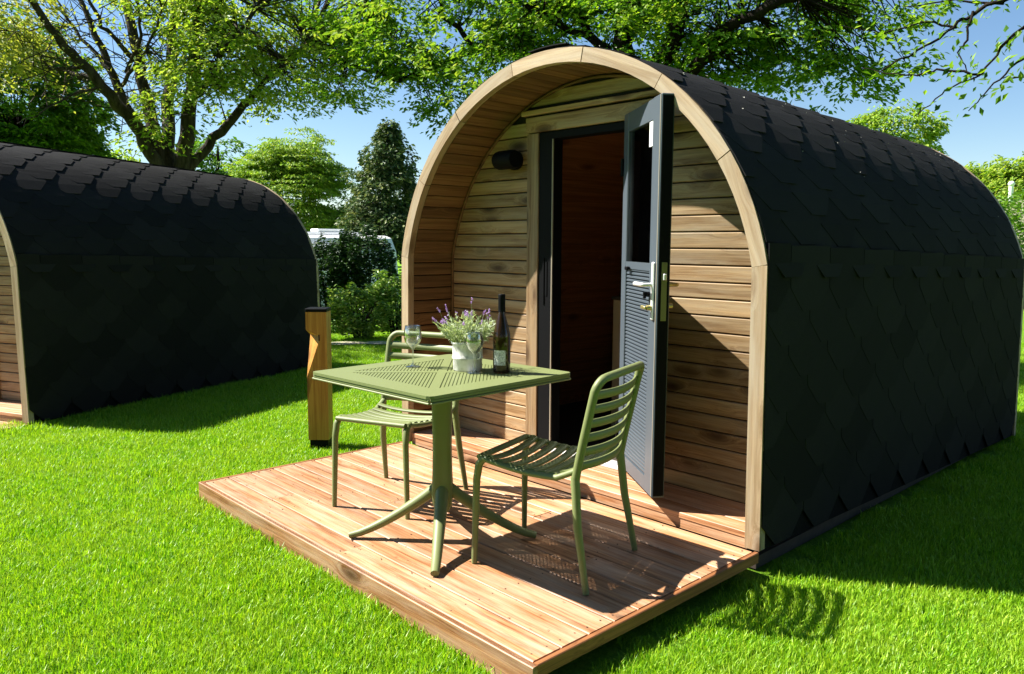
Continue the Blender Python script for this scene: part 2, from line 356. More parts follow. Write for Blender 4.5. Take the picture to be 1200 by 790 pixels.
YW = .36                                # front wall of the cabin, set back inside the arch
XD0, XD1 = -.268, .275                  # clear door opening
def make_pod(with_door=True):
    G0 = -.11; root = empty('camping_pod', (0, 0, G0)); root['x'] = 0; del root['x']
    Z0 = T((0, 0, -G0))
    P = lambda mb, name, mat, par=root, Mx=Matrix(): mb.build(name, mat, par, (Z0 if par is root else Matrix()) @ Mx)
    PL = lambda name, L, W, H, mat, Mx, c=.003: plank(name, L, W, H, mat, root, Z0 @ Mx, c)
    # arch of trim boards: two straight posts, seven curved boards
    for sx in (1, -1):
        poly = [(0, -.035), (1.216, -.035+.006), (1.216, .035+.0), (0, .035)]
        ex, L = Vector((sx*(XS-XB), 0, ZS)).normalized(), ZS
        mb = MB(); vs = []
        for u in (.004, L-.002):
            for y in (0, .045):
                for r in (-.035, .035): vs.append((u, y, r*1.0))
        mb.add(vs, [(0,1,3,2), (4,6,7,5), (0,4,5,1), (2,3,7,6), (0,2,6,4), (1,5,7,3)])
        cx = XB-.035
        Mx = frame(ex, Y_*sx, ex.cross(Y_*sx), (sx*cx, 0 if sx > 0 else .045, 0))
        P(mb, 'trim_post', M['trim'], root, Mx)
    da = (math.pi-2*A0)/7; seg = MB(); n = 7; vs = []
    for i in range(n):
        a = (-da/2+da*i/(n-1))*(1-.010)
        for y in (0, .045):
            for r in (RO-.070, RO): vs.append((r*math.sin(a), y, r*math.cos(a)-RO))
    fs = []
    for i in range(n-1):
        a, b = i*4, i*4+4
        fs += [(a, a+1, b+1, b), (a+2, b+2, b+3, a+3), (a, b, b+2, a+2), (a+1, a+3, b+3, b+1)]
    fs += [(0, 2, 3, 1), (4*n-4, 4*n-3, 4*n-1, 4*n-2)]; seg.add(vs, fs); sm = seg.mesh('trim_board')
    for i in range(7):
        a = A0+da*(i+.5); nv = Vector((math.cos(a), 0, math.sin(a))); tv = Vector((math.sin(a), 0, -math.cos(a)))
        put('trim_board', sm, M['trim'], root, Z0 @ frame(tv, Y_, nv, (RO*math.cos(a), random.uniform(-.0015, .0015), ZC+RO*math.sin(a))))
    # shell, rear wall and rear trim
    mb = MB(); ring(mb, .004, .048, .046, LEN, 0, FALL*LEN); P(mb, 'roof_shell', M['felt'])
    mb = MB(); ring(mb, -.008, .075, LEN+.001, LEN+.04, FALL*LEN, FALL*LEN); P(mb, 'rear_trim', M['trim'])
    o = outline(.07); mb = MB(); mb.prism([(x, z+FALL*LEN) for x, z in o], -LEN+.02, -LEN+.06, Matrix.Rotation(R(90), 4, 'X')); P(mb, 'rear_wall', M['red_pine'])
    mb = MB().box(-XB+.04, XB-.04, .05, LEN, -.10, -.045); P(mb, 'floor_frame', M['dark_timber'])
    # shingles: separate hexagonal tabs laid row over row from the eaves
    W, EX, TL = .366, .145, .285
    def tab(curved, kind):
        if kind == 'full': pl = [(-.07, 0), (.07, 0), (W/2-.003, .105), (W/2-.003, TL), (-W/2+.003, TL), (-W/2+.003, .105)]
        elif kind == 'a': pl = [(0, 0), (.07, 0), (W/2-.003, .105), (W/2-.003, TL), (0, TL)]
        else: pl = [(-.07, 0), (0, 0), (0, TL), (-W/2+.003, TL), (-W/2+.003, .105)]
        # cut across at the shoulder and at mid height so that the tab can follow the curve
        top = [(x, y) for x, y in pl if y < .1]; xl = min(x for x, y in pl); xr = max(x for x, y in pl)
        rows = [(sorted(x for x, y in pl if y == 0)), [xl, xr], [xl, xr], [xl, xr]]; ys = [0, .105, .2, TL]
        if kind == 'a': rows[0] = [0, .07]
        if kind == 'b': rows[0] = [-.07, 0]
        V = []
        for q, y in zip(rows, ys):
            lift = .0085*(1-y/TL)+.002
            for x in (q[0], q[-1]):
                for t in (0, .005):
                    if curved:
                        a = (y-TL/2)/RO; rr = RO+lift-t; V.append((x, rr*math.sin(a), rr*math.cos(a)-RO))
                    else: V.append((x, y-TL/2, lift-t))
        F = []
        for i in range(3):
            a, b = 4*i, 4*i+4
            F += [(a, a+2, b+2, b), (a+1, b+1, b+3, a+3), (a, b, b+1, a+1), (a+2, a+3, b+3, b+2)]
        F += [(0, 1, 3, 2), (12, 14, 15, 13)]
        return V, F
    tm = {}
    NR = int(S_TOP/EX)+1; joined = MB()
    for side in (1, -1):
        for r in range(NR):
            s0 = .01+r*EX; smid = s0+TL/2
            if s0 > S_TOP-.05: continue
            curved = smid > LS+.02; odd = r % 2
            cols = [(W*(i+.5), 'full') for i in range(10)] if not odd else [(0, 'a')]+[(W*(i+1), 'full') for i in range(9)]+[(W*10, 'b')]
            smid = min(smid, S_TOP-.02)
            x, z, nx, nz = half(smid, 0)
            nv = Vector((side*nx, 0, nz)); up = Vector((-side*nz, 0, nx)); ex = up.cross(nv)
            for yc, kd in cols:
                if (ex.y < 0) and kd != 'full': kk = 'b' if kd == 'a' else 'a'
                else: kk = kd
                y = .008+yc; Mx = frame(ex, up, nv, (side*x, y, z+FALL*y))
                Mx = Mx @ Matrix.Rotation(random.gauss(0, .006), 4, 'Z')
                if side > 0 or r >= NR-6:
                    if (curved, kk) not in tm: tm[(curved, kk)] = MB().add(*tab(curved, kk)).mesh('shingle')
                    put('shingle', tm[(curved, kk)], M['shingle'], root, Z0 @ Mx)
                else:
                    V, F = tab(curved, kk); joined.add([Mx @ Vector(v) for v in V], F)
    jo = P(joined, 'shingle_rows', M['shingle']); jo['kind'] = 'stuff'
    cap = MB(); vs = []
    for y, l in ((-.11, .012), (.15, .001)):
        for i in range(7):
            a = (-.13+.26*i/6)/RO
            for t in (0, .005): vs.append(((RO+.016+l-t)*math.sin(a), y, (RO+.016+l-t)*math.cos(a)-RO))
    fs = []
    for i in range(6): a = 2*i; fs += [(a, 14+a, 16+a, 2+a), (a+1, a+3, 17+a, 15+a), (a, a+2, a+3, a+1), (14+a, 15+a, 17+a, 16+a)]
    fs += [(0, 1, 15, 14), (12, 26, 27, 13)]; cm = cap.add(vs, fs).mesh('ridge_cap')
    for i in range(17):
        y = .12+i*.21; put('ridge_cap', cm, M['shingle'], root, Z0 @ T((0, y, ZC+RO+FALL*y)))
    # lining boards of the porch, following the arch
    PW = .0815; s = .07+PW/2
    while s < 2*S_TOP-.07:
        side = 1 if s < S_TOP else -1; q = s if s < S_TOP else 2*S_TOP-s
        x, z, nx, nz = half(q, .074); inv = Vector((-side*nx, 0, -nz)); ey = inv.cross(Y_)
        PL('lining_board', YW-.047, PW-.006, .006, M['lining'], frame(Y_, ey, inv, (side*x, .046+(YW-.047)/2, z)), .0035)
        s += PW
    # front wall boards
    back = MB(); bw = outline(.066)
    zt = .06; pitch = .0815; row = 0
    while zt < ZC+RO-.1:
        z1, z2 = zt+.003, zt+pitch-.003
        wid = lambda z, e=.0: arc_x(z, .074)-e
        def wall_piece(xa1, xb1, xa2, xb2):
            L = max(xb1, xb2)-min(xa1, xa2); cx = (max(xb1, xb2)+min(xa1, xa2))/2; zc = (z1+z2)/2; h = (z2-z1)/2; c = .004
            sec = [(-h, -.016), (-h, -c), (-h+c, 0), (h-c, 0), (h, -c), (h, -.016)]; vs = []
            for e in (0, 1):
                for yy, hh in sec:
                    t = (yy+h)/(2*h); xx = (xa1+(xa2-xa1)*t) if e == 0 else (xb1+(xb2-xb1)*t); vs.append((xx-cx, yy, hh))
            mb = MB().add(vs, [(0, 1, 2, 3, 4, 5), (11, 10, 9, 8, 7, 6)]+[(i, 6+i, 6+(i+1) % 6, (i+1) % 6) for i in range(6)])
            P(mb, 'wall_board', M['wall'], root, frame(X_, Z_, -Y_, (cx, YW-random.uniform(0, .0015), zc)))
        if z2 < 2.08:
            for sg in (-1, 1):
                inner = .482 if sg < 0 else .462
                if wid(z2) > inner+.03:
                    a, b = inner, None
                    if sg < 0: wall_piece(-wid(z1), -inner, -wid(z2), -inner)
                    else: wall_piece(inner, wid(z1), inner, wid(z2))
        elif z1 > 2.07 and wid(z2) > .1: wall_piece(-wid(z1), wid(z1), -wid(z2), wid(z2))
        zt += pitch; row += 1
    for (x0, x1, z0, z1) in ((-1.215, -.386, .05, 1.15), (.386, 1.215, .05, 1.15)): back.box(x0, x1, YW+.017, YW+.05, z0, z1)
    o2 = [(x, z) for x, z in outline(.072) if z > 1.15]; zz = 1.15; xx = arc_x(zz, .072)
    back.prism([(xx, zz)]+o2+[(-xx, zz), (-.386, zz), (-.386, 1.94), (.386, 1.94), (.386, zz)], -(YW+.05), -(YW+.017), Matrix.Rotation(R(90), 4, 'X'))
    P(back, 'wall_backing', M['backing'])
    cor = MB()   # slim bead where wall and lining meet
    pr = outline(.086); cor.tube([(x, YW-.006, z) for x, z in pr if z > .07], .009, 5); P(cor, 'corner_bead', M['lining'])
    # door surround and frame
    for xa in (-.4325, .4125):
        PL('door_surround', 1.875, .095, .022, M['wall'], frame(Z_, X_, Z_.cross(X_)*-1, (xa, YW-.022, .066+1.875/2)) if False else frame(Z_, -X_, -Y_, (xa, YW-.020, .066+1.875/2)))
    PL('door_surround', .96, .088, .022, M['wall'], frame(X_, Z_, -Y_, (-.01, YW-.020, 1.992)))
    PL('door_surround', 1.02, .028, .03, M['wall'], frame(X_, Z_, -Y_, (-.01, YW-.030, 2.062)))
    mb = MB()
    mb.box(-.384, XD0-.0125, YW-.012, YW+.075, .07, 1.94); mb.box(XD1+.012, .364, YW-.012, YW+.075, .07, 1.94); mb.box(XD0-.012, XD1+.012, YW-.012, YW+.075, 1.902, 1.94)
    P(mb, 'door_frame', M['black'])
    mb = MB().box(XD0-.012, XD0-.006, YW-.0135, YW-.005, .07, 1.9); P(mb, 'weather_strip', M['seal'])
    mb = MB().box(XD0, XD1, YW-.015, YW+.075, .066, .078); mb.box(XD0, XD1, YW+.0, YW+.012, .078, .09); mb.box(XD0, XD1, YW+.035, YW+.047, .078, .094); P(mb, 'door_sill', M['steel'])
    mb = MB().box(-.325, -.312, YW-.016, YW-.012, 1.0, 1.2); mb.box(-.345, -.335, YW-.018, YW-.012, .95, 1.22); P(mb, 'lock_strike', M['black'])
    # porch floor
    for i, (ya, yb) in enumerate(((.024, .134), (.138, .248), (.252, YW-.002))):
        PL('floor_board', 2*(XB-.078), yb-ya, .026, M['deck'], frame(X_, Y_, Z_, (0, (ya+yb)/2, .064)))
    PL('step_board', 2*(XB-.074), .05, .02, M['deck'], frame(X_, Z_, -Y_, (0, .028, .0115)))
    # inside
    mb = MB(); a, b = outline(.07), outline(.085); ring(mb, .0685, .085, YW+.06, LEN-.07, 0, FALL*LEN); P(mb, 'inner_lining', M['red_pine'])
    mb = MB(); Mg = frame(Y_, Z_, X_, (0, 0, 0)); inv = Mg.inverted(); s_ = .12
    while s_ < 2*S_TOP-.12:
        side = 1 if s_ < S_TOP else -1; q_ = s_ if s_ < S_TOP else 2*S_TOP-s_; x, z, nx, nz = half(q_, .0875); iv = Vector((-side*nx, 0, -nz)); fr_ = frame(Y_, iv.cross(Y_), iv, (side*x, (YW+LEN)/2, z+FALL*1.5-.008))
        pm = plank_mb(LEN-YW-.16, .088, .004, .003); mb.add([inv @ (fr_ @ Vector(v)) for v in pm.v], pm.f); s_ += .094
    P(mb, 'inner_boards', M['red_pine'], root, Mg)['kind'] = 'stuff'
    mb = MB()
    z = .1
    while z < 2.1:
        x = arc_x(min(z+.12, 2.2), .09); mb.cbox(-x, x, LEN-.09, LEN-.075, z+FALL*LEN, z+.117+FALL*LEN, .004); z += .12
    P(mb, 'inner_wall', M['red_pine']); P(MB().box(-1.2, 1.2, YW+.08, LEN-.1, -.03, .06), 'inner_floor', M['dark_timber'])
    mb = MB().prism([(xx2, z) for xx2, z in [(-.386, .05), (-.386, 1.9)]+[(-arc_x(z_, .086), z_) for z_ in (1.7, 1.4, 1.0, .05)]], -(YW+.058), -(YW+.051), Matrix.Rotation(R(90), 4, 'X'))
    mb.prism([(xx2, z) for xx2, z in [(.386, .05)]+[(arc_x(z_, .086), z_) for z_ in (.05, 1.0, 1.4, 1.7)]+[(.386, 1.9)]], -(YW+.058), -(YW+.051), Matrix.Rotation(R(90), 4, 'X')); P(mb, 'inner_cladding', M['red_pine'])
    return root

pod = make_pod()
tag(pod, 'camping pod with brown wooden arch front and open grey door behind the table', 'camping pod', 'camping pods on the lawn')

def copy_tree(o, parent=None, skip=()):
    c = o.copy(); col.objects.link(c); c.parent = parent
    for ch in kids.get(o.name, []):
        if not ch.name.startswith(skip) if skip else True: copy_tree(ch, c, skip)
    return c
kids = {}
for o in bpy.data.objects:
    if o.parent: kids.setdefault(o.parent.name, []).append(o)
pod2 = copy_tree(pod); P2 = Vector((-5.175, -2.13, -.10)); A2 = R(23.8)
pod2.matrix_world = T(P2+Vector((0, 0, -.11))) @ Matrix.Rotation(A2, 4, 'Z')
tag(pod2, 'camping pod cut off by the left edge, its dark shingled side towards the post', 'camping pod')

# ------------------------------------------------------------------ the open door (a part of the near pod)
def door_parts(pod):
    H = Vector((.27, .314, .11)); D = Vector((.811, -.585, 0)).normalized(); Nn = Vector((.585, .811, 0)).normalized()
    # local: x along the leaf, y through its thickness (inner face at 0, outer at .066), z up
    base = frame(D, Nn, Z_, H)
    s0, s1, z0, z1, th = 0.0, .615, .120, 1.968, .060
    m = MB(); b = .003; gx0, gx1, gz0, gz1 = .080, .490, 1.214, 1.872
    m.cbox(gx1, s1, 0, th, z0, z1, b); m.cbox(s0, gx0, 0, th, z0, z1, b)
    m.box(gx0, gx1, .002, th-.002, gz1, z1-.002); m.box(gx0, gx1, .002, th-.002, 1.178, gz0); m.box(gx0, gx1, .002, th-.002, z0+.002, .19)
    m.box(gx0, gx1, .018, th-.004, .19, 1.178)
    d = m.build('door', M['door_grey'], pod, base); d['label'] = 'open blue-grey door with glass upper half and ribbed lower panel'
    MB().box(gx0, gx1, .010, .015, gz0, gz1).build('pane', M['pane'], d)
    rp = MB(); z = .196
    while z < 1.172:
        rp.add([(gx0+.004, .018, z), (gx1-.012, .018, z), (gx1-.012, .006, z+.004), (gx0+.004, .006, z+.004), (gx1-.012, .006, z+.012), (gx0+.004, .006, z+.012), (gx1-.012, .018, z+.016), (gx0+.004, .018, z+.016)],
               [(0, 1, 2, 3), (3, 2, 4, 5), (5, 4, 6, 7), (0, 3, 5, 7), (1, 6, 4, 2)]); z += .0183
    rp.build('ribbed_panel', M['door_grey'], d)
    MB().box(.425, .485, .0055, .0085, 1.755, 1.87).build('sticker', M['white_plastic'], d)
    MB().box(s1+.0005, s1+.004, .006, th-.006, z0+.01, z1-.01).build('edge_shade', M['black'], d)  # black strip: the shade on the free edge put into its colour
    MB().box(s1-.012, s1-.006, -.0025, 0, z0+.005, z1-.005).build('weather_strip', M['seal'], d)
    hp = MB().cbox(.492, .522, -.012, -.0005, .955, 1.222, .004); h = hp.build('handle_plate', M['steel'], d, T((.064, 0, 0)))
    lv = MB().tube([(.507, -.012, 1.118), (.507, -.05, 1.118), (.50, -.058, 1.118), (.40, -.06, 1.118), (.385, -.056, 1.118)], [.009, .009, .0105, .011, .009], 8); lv.build('lever', M['steel'], h)
    MB().tube([(.507, -.012, 1.012), (.507, -.034, 1.012)], .013, 10).cbox(.455, .515, -.048, -.034, 1.004, 1.02, .003).build('thumb_turn', M['brass'], h)
    MB().tube([(.44, -.001, 1.072), (.44, -.018, 1.072)], .011, 8).cbox(.432, .448, -.03, -.018, 1.05, 1.08, .002).build('key', M['black'], h)
    lp = MB().box(s1+.0041, s1+.0058, .018, .044, .955, 1.222).build('lock_plate', M['old_brass'], d)
    MB().cbox(s1+.0058, s1+.017, .024, .040, 1.14, 1.17, .003).build('latch', M['steel'], lp)
    oh = MB().cbox(.492, .522, th, th+.008, .99, 1.2, .003).build('outer_handle', M['steel'], d, T((.064, 0, 0)))
    MB().tube([(.507, th+.008, 1.118), (.507, th+.045, 1.118), (.50, th+.052, 1.118), (.40, th+.052, 1.118)], .0095, 8).build('lever', M['brass'], oh)
    MB().tube([(.507, th+.008, 1.02), (.507, th+.028, 1.02)], .013, 10).build('key_cylinder', M['brass'], oh)
    MB().cbox(gx0+.05, gx0+.09, -.02, -.001, 1.172, 1.19, .003).build('blind_catch', M['black'], d)
    for z in (.3, 1.7): MB().tube([(s0+.002, -.006, z-.045), (s0+.002, -.006, z+.045)], .009, 8).build('hinge', M['black'], d)
door_parts(pod)
# closed door of the far pod
Mx = T((0, 0, .11)); dd = MB().cbox(XD0, XD1, YW+.0, YW+.05, .095, 1.90, .003); d2 = dd.build('door', M['door_grey'], pod2, Mx)
MB().box(-.17, .16, YW-.004, YW-.001, 1.2, 1.8).build('pane', M['van_glass'], d2); MB().tube([(-.2, YW, 1.1), (-.2, YW-.05, 1.1), (-.09, YW-.052, 1.1)], .01, 8).build('lever', M['steel'], d2)

# wall lamp on the near pod, left of the door
wl = MB(); RX = Matrix.Rotation(R(90), 4, 'X')
wl.lathe([(0, 0), (.055, 0), (.058, .02), (.058, .028), (0, .028)], 20, RX)
wlo = wl.build('wall_lamp', M['black'], None, T((-.585, YW-.002, 1.80))); tag(wlo, 'black round wall lamp on the wooden wall left of the door', 'lamp')
MB().tube([(-.09, -.075, 0), (-.07, -.075, 0), (.05, -.075, 0), (.066, -.075, 0)], [.05, .056, .056, .05], 18).build('lamp_head', M['black'], wlo)
MB().tube([(0, -.028, 0), (0, -.05, 0)], .018, 8).build('bracket', M['black'], wlo)

# furniture inside the near pod
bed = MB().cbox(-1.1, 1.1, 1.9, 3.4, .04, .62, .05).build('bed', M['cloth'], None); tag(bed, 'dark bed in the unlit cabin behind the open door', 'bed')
cb = empty('cabinet', (-.03, 1.24, .062)); tag(cb, 'low cabinet with a beige side just inside the open door', 'cabinet')
MB().box(-.33, .33, -.22, .2, 0, .88).build('carcass', M['beige_board'], cb); MB().cbox(-.34, .34, -.23, .21, .881, .903, .003).build('top', M['dark_timber'], cb)

# ==================================================================== deck
def make_deck():
    x0, x1, D = -1.295, 1.303, 1.357; root = empty('wooden_deck', (0, 0, -.11)); Z0 = T((0, 0, .11))
    wdt = (D-.024-.004)/10; joints = [None, -.62, .34, -.95, .86, -.3, None, .52, -.75, .1]; r2 = random.Random(3)
    for i in range(10):
        yc = -.004-wdt*(i+.5); a, b = x0+.028, x1-.026
        cuts = [a]+([joints[i]] if joints[i] is not None else [])+[b]
        for u, v in zip(cuts[:-1], cuts[1:]):
            plank('plank', v-u-.003, wdt-.0065, .027, M['deck'], root, Z0 @ T(((u+v)/2, yc, r2.uniform(-.0015, .0015))) @ Matrix.Rotation(r2.gauss(0, .0008), 4, 'Z'), .0035)
    P = lambda n, L, Wd, H, Mx: plank(n, L, Wd, H, M['deck_edge' if n == 'side_trim' else 'deck'], root, Z0 @ Mx, .003)
    P('front_fascia', x1-x0, .108, .022, frame(X_, Z_, -Y_, ((x0+x1)/2, -D, -.0535)))
    P('front_fascia', x1-x0-.01, .02, .02, frame(X_, Y_, Z_, ((x0+x1)/2, -D+.011, .0005)))
    P('side_trim', D-.026, .022, .045, frame(-Y_, X_, Z_, (x1-.012, -(D-.02)/2, .001)))
    P('side_trim', D-.026, .022, .045, frame(-Y_, X_, Z_, (x0+.014, -(D-.02)/2, .001)))
    m = MB()
    for x in (x0+.02, -.6, .1, .8, x1-.14): m.box(x, x+.06, -D+.03, -.03, -.105, -.029)
    m.build('joists', M['dark_timber'], root, Z0)
    m = MB()                                        # screw heads
    for i in range(10):
        for x in [x0+.06, -.57, .13, .83, x1-.06]+([joints[i]+.02, joints[i]-.02] if joints[i] else []):
            for dy in (-.035, .035):
                cx, cy = x+r2.uniform(-.004, .004), -.004-wdt*(i+.5)+dy
                m.add([(cx+.0035*math.cos(t), cy+.0035*math.sin(t), .0022) for t in (0, 1.05, 2.1, 3.14, 4.19, 5.24)]+[(cx+.0035*math.cos(t), cy+.0035*math.sin(t), -.001) for t in (0, 1.05, 2.1, 3.14, 4.19, 5.24)],
                      [(0,1,2,3,4,5)]+[(j, (j+1) % 6, 6+(j+1) % 6, 6+j) for j in range(6)])
    m.build('screws', M['screw'], root, Z0)['kind'] = 'stuff'
    return root
deck = make_deck(); tag(deck, 'wooden deck of reddish planks under the green table and chairs', 'deck', 'decks in front of the pods')
kids = {}
for o in bpy.data.objects:
    if o.parent: kids.setdefault(o.parent.name, []).append(o)
deck2 = copy_tree(deck); deck2.matrix_world = T(P2+Vector((0, 0, -.11))) @ Matrix.Rotation(A2, 4, 'Z')
tag(deck2, 'corner of a sunlit plank deck at the left edge, before the far pod', 'deck')

# ==================================================================== table
GP = M['green_plastic']
def make_table():
    root = empty('cafe_table', (.266, -.892, 0), R(2.4)); h, z1, th = .40, .75, .012
    m = MB(); L = .285; q = .026
    # solid field = square ring + diagonal cross, lattice in the four triangles
    for k in range(4):
        Mr = Matrix.Rotation(k*math.pi/2, 4, 'Z')
        ro = .022
        m.prism([(-h+ro, -h), (h-ro, -h), (L, -L), (-L, -L)], z1-th, z1, Mr)
        m.prism([(h-ro, -h), (h-.007, -h+.007), (h, -h+ro), (L, -L)], z1-th, z1, Mr)
    for k in range(4):
        Mr = Matrix.Rotation(k*math.pi/2+math.pi/4, 4, 'Z'); e = L*math.sqrt(2); q1 = q*.75
        m.prism([(q1, -q1), (e-q1, -q1), (e, 0), (e-q1, q1), (q1, q1)], z1-th, z1, Mr)
    m.prism([(q*.75*x, q*.75*y) for x, y in ((-1, -1), (1, -1), (1, 1), (-1, 1))], z1-th, z1, Matrix.Rotation(math.pi/4, 4, 'Z'))
    m.build('table_top', GP, root)
    # rim with a shadow groove, down-turned
    m = MB()
    for k in range(4):
        Mr = Matrix.Rotation(k*math.pi/2, 4, 'Z')
        m.cbox(-h+.012, h-.012, -h+.003, -h+.012, z1-.024, z1-th-.001, .002, Mr); m.cbox(-h+.008, h-.008, -h-.001, -h+.014, z1-.032, z1-.025, .002, Mr)
    m.build('rim', GP, root)
    # lattice: raised ribs on the diagonal, low cross bars beneath
    m = MB(); lo = MB(); pit = .0147; s2 = math.sqrt(.5)
    def clip(tri, px, py, dx, dy):
        lo_, hi_ = -9, 9
        for i in range(3):
            ax, ay = tri[i]; bx, by = tri[(i+1) % 3]; nx, ny = -(by-ay), bx-ax
            num = nx*(px-ax)+ny*(py-ay); den = nx*dx+ny*dy
            if abs(den) < 1e-9:
                if num < 0: return None
            else:
                t = -num/den
                if den > 0: lo_ = max(lo_, t)
                else: hi_ = min(hi_, t)
        return (lo_, hi_) if hi_-lo_ > .004 else None
    for k in range(4):
        c, s = math.cos(k*math.pi/2), math.sin(k*math.pi/2)
        tri = [(-L-.005, -L), (L+.005, -L), (0, -.0)]; tri = [(x*c-y*s, x*s+y*c) for x, y in tri]
        for (dx, dy, tgt, zz0, zz1, w_) in ((-s2, s2, m, z1-.0030, z1-.0008, .0054), (s2, s2, lo, z1-.0046, z1-.0031, .0041)):
            for j in range(-30, 31):
                o_ = j*pit; r_ = clip(tri, -dy*o_, dx*o_, dx, dy)
                if not r_: continue
                a = Matrix.Rotation(math.atan2(dy, dx), 4, 'Z'); tgt.box(r_[0]-.002, r_[1]+.002, o_-w_, o_+w_, zz0, zz1, a)
    m.build('rib_lattice', GP, root)['kind'] = 'stuff'; lo.build('cross_lattice', GP, root)['kind'] = 'stuff'
    # column: four-lobed shaft that flows into four splayed feet, along the diagonals
    m = MB(); prof = []
    n = 32
    def sec(z, r, lob): return [Vector(((r*(1+lob*math.cos(4*(2*math.pi*i/n)-math.pi)))*math.cos(2*math.pi*i/n), (r*(1+lob*math.cos(4*(2*math.pi*i/n)-math.pi)))*math.sin(2*math.pi*i/n), z)) for i in range(n)]
    rows = [sec(z, r, l) for z, r, l in ((.708, .052, -.10), (.60, .047, -.12), (.42, .044, -.12), (.30, .046, -.14), (.22, .050, -.16), (.17, .046, -.16), (.13, .03, -.1))]
    vs = [v for r_ in rows for v in r_]; m.add(vs, [(i*n+j, i*n+n+j, i*n+n+(j+1) % n, i*n+(j+1) % n) for i in range(len(rows)-1) for j in range(n)], True)
    m.box(-.11, .11, -.11, .11, .700, .712, Matrix.Rotation(math.pi/4, 4, 'Z')); m.build('column', GP, root)
    m0 = MB(); pts = []
    for t in np.linspace(0, 1, 9):
        x = .028+.385*t; z = .215*(1-t)**1.35+.017; pts.append((x, 0, z if t > .02 else .235))
    m0.tube(pts, [.030, .030, .028, .026, .0245, .023, .0215, .020, .018], 10, flat=.85, up=(0, 0, 1)); fm = m0.mesh('foot')
    for k in range(4): put('foot', fm, GP, root, Matrix.Rotation(math.pi/4+k*math.pi/2, 4, 'Z'))
    return root
tb = make_table(); tag(tb, 'square green garden table with perforated top and four splayed feet', 'table')

# ==================================================================== chairs (local: faces +x, origin on the deck under the seat)
def make_chair():
    root = empty('garden_chair'); fw, bw = .215, .235; sh = .445
    # seat frame: two side rails running front to back and flowing up into the back
    def side(t): return fw+(bw-fw)*t-.018
    zs = lambda t: sh-.022*math.sin(math.pi*min(t, 1)*.9)-.012*t+(.03*max(0, t-.82)/.18 if t > .82 else 0)
    m = MB()
    for sy in (-1, 1):
        pts = [(.235-.43*t, sy*side(t), zs(t)) for t in np.linspace(0, 1, 12)]; m.tube(pts, .0155, 8, flat=.8, up=(0, 0, 1))
    fr = [(.235+.006*math.cos(u*math.pi/2*0), y, sh+.001) for u, y in zip(np.linspace(-1, 1, 9), np.linspace(-side(0), side(0), 9))]
    m.tube(fr, .0155, 8, flat=.8, up=(0, 0, 1)); m.build('seat_frame', GP, root)
    nS = 8; m = None
    for i in range(nS):
        t = .085+.80*i/(nS-1); x = .235-.43*t; w_ = side(t)-.004
        ys = np.linspace(-w_, w_, 11); prof = []
        mb = MB(); vs = []; hw = .0192
        for y in ys:
            dip = -.013*(1-(y/w_)**2); z = zs(t)+.009+dip+.006*abs(y/w_)**4
            for dx, dz in ((-hw, -.004), (-hw*.55, .002), (hw*.55, .0025), (hw, -.002), (hw, -.008), (-hw, -.010)): vs.append((x+dx, y, z+dz))
        n_ = 6; mb.add(vs, [(a*n_+j, a*n_+(j+1) % n_, (a+1)*n_+(j+1) % n_, (a+1)*n_+j) for a in range(10) for j in range(n_)], True)
        mb.add(vs[:6], [(0, 1, 2, 3, 4, 5)]); mb.add(vs[-6:], [(5, 4, 3, 2, 1, 0)]); mb.build('seat_slat', GP, root)
    # back: two uprights joined by a rounded top rail, leaning back
    def bx(z): u = (z-.40)/.42; return -.195-.085*max(u, 0)**1.15
    pts = []
    for z in np.linspace(.40, .765, 9): pts.append((bx(z), -bw+.012-.0*z, z))
    for a in np.linspace(0, math.pi/2, 6)[1:]: pts.append((bx(.765+.05*math.sin(a))-.004*math.sin(a), -bw+.012+.05*(1-math.cos(a)), .765+.05*math.sin(a)))
    full = pts+[(x, -y, z) for x, y, z in pts[::-1]]
    mid = []
    for x, y, z in full: mid.append((x-.028*(1-(y/bw)**2)*min(1, max(0, (z-.44)/.2)), y, z))
    m = MB().tube(mid, [.0165]*len(mid), 10, flat=1.0); m.build('back_frame', GP, root)
    for i in range(6):
        z = .475+.055*i; ys = np.linspace(-bw+.022, bw-.022, 13); vs = []; mb = MB(); hh = .0165
        for y in ys:
            x = bx(z)-.050*(1-(y/(bw-.02))**2)*(.9-.04*i)+.004; zz = z-.004*(1-(y/bw)**2)
            for dx, dz in ((.0045, -hh), (.0065, 0), (.0035, hh), (-.0035, hh+.001), (-.0065, 0), (-.004, -hh)): vs.append((x+dx-.10*dz*1.6, y, zz+dz))
        mb.add(vs, [(a*6+j, a*6+(j+1) % 6, (a+1)*6+(j+1) % 6, (a+1)*6+j) for a in range(12) for j in range(6)], True); mb.add(vs[:6], [(0,1,2,3,4,5)]); mb.add(vs[-6:], [(5,4,3,2,1,0)])
        mb.build('back_slat', GP, root)
    for sy in (-1, 1):
        x0, y0 = .235, sy*(side(0)+.0)
        pts = [(x0-.035, y0-sy*.0, sh-.002), (x0-.012, y0+sy*.002, sh-.004), (x0+.006, y0+sy*.004, sh-.028), (x0+.016, y0+sy*.006, sh-.09), (x0+.022, y0+sy*.016, 0.002)]
        MB().tube(pts, [.015, .0165, .0165, .0155, .012], 10).build('leg', GP, root)
        pts = [(-.203, sy*(bw-.012), .475), (-.197, sy*(bw-.012), .43), (-.215, sy*(bw+.002), .25), (-.262, sy*(bw+.018), .002)]
        MB().tube(pts, [.008, .0175, .0165, .0125], 10).build('leg', GP, root)
    return root
ch1 = make_chair(); kids = {}
for o in bpy.data.objects:
    if o.parent: kids.setdefault(o.parent.name, []).append(o)
ch2 = copy_tree(ch1)
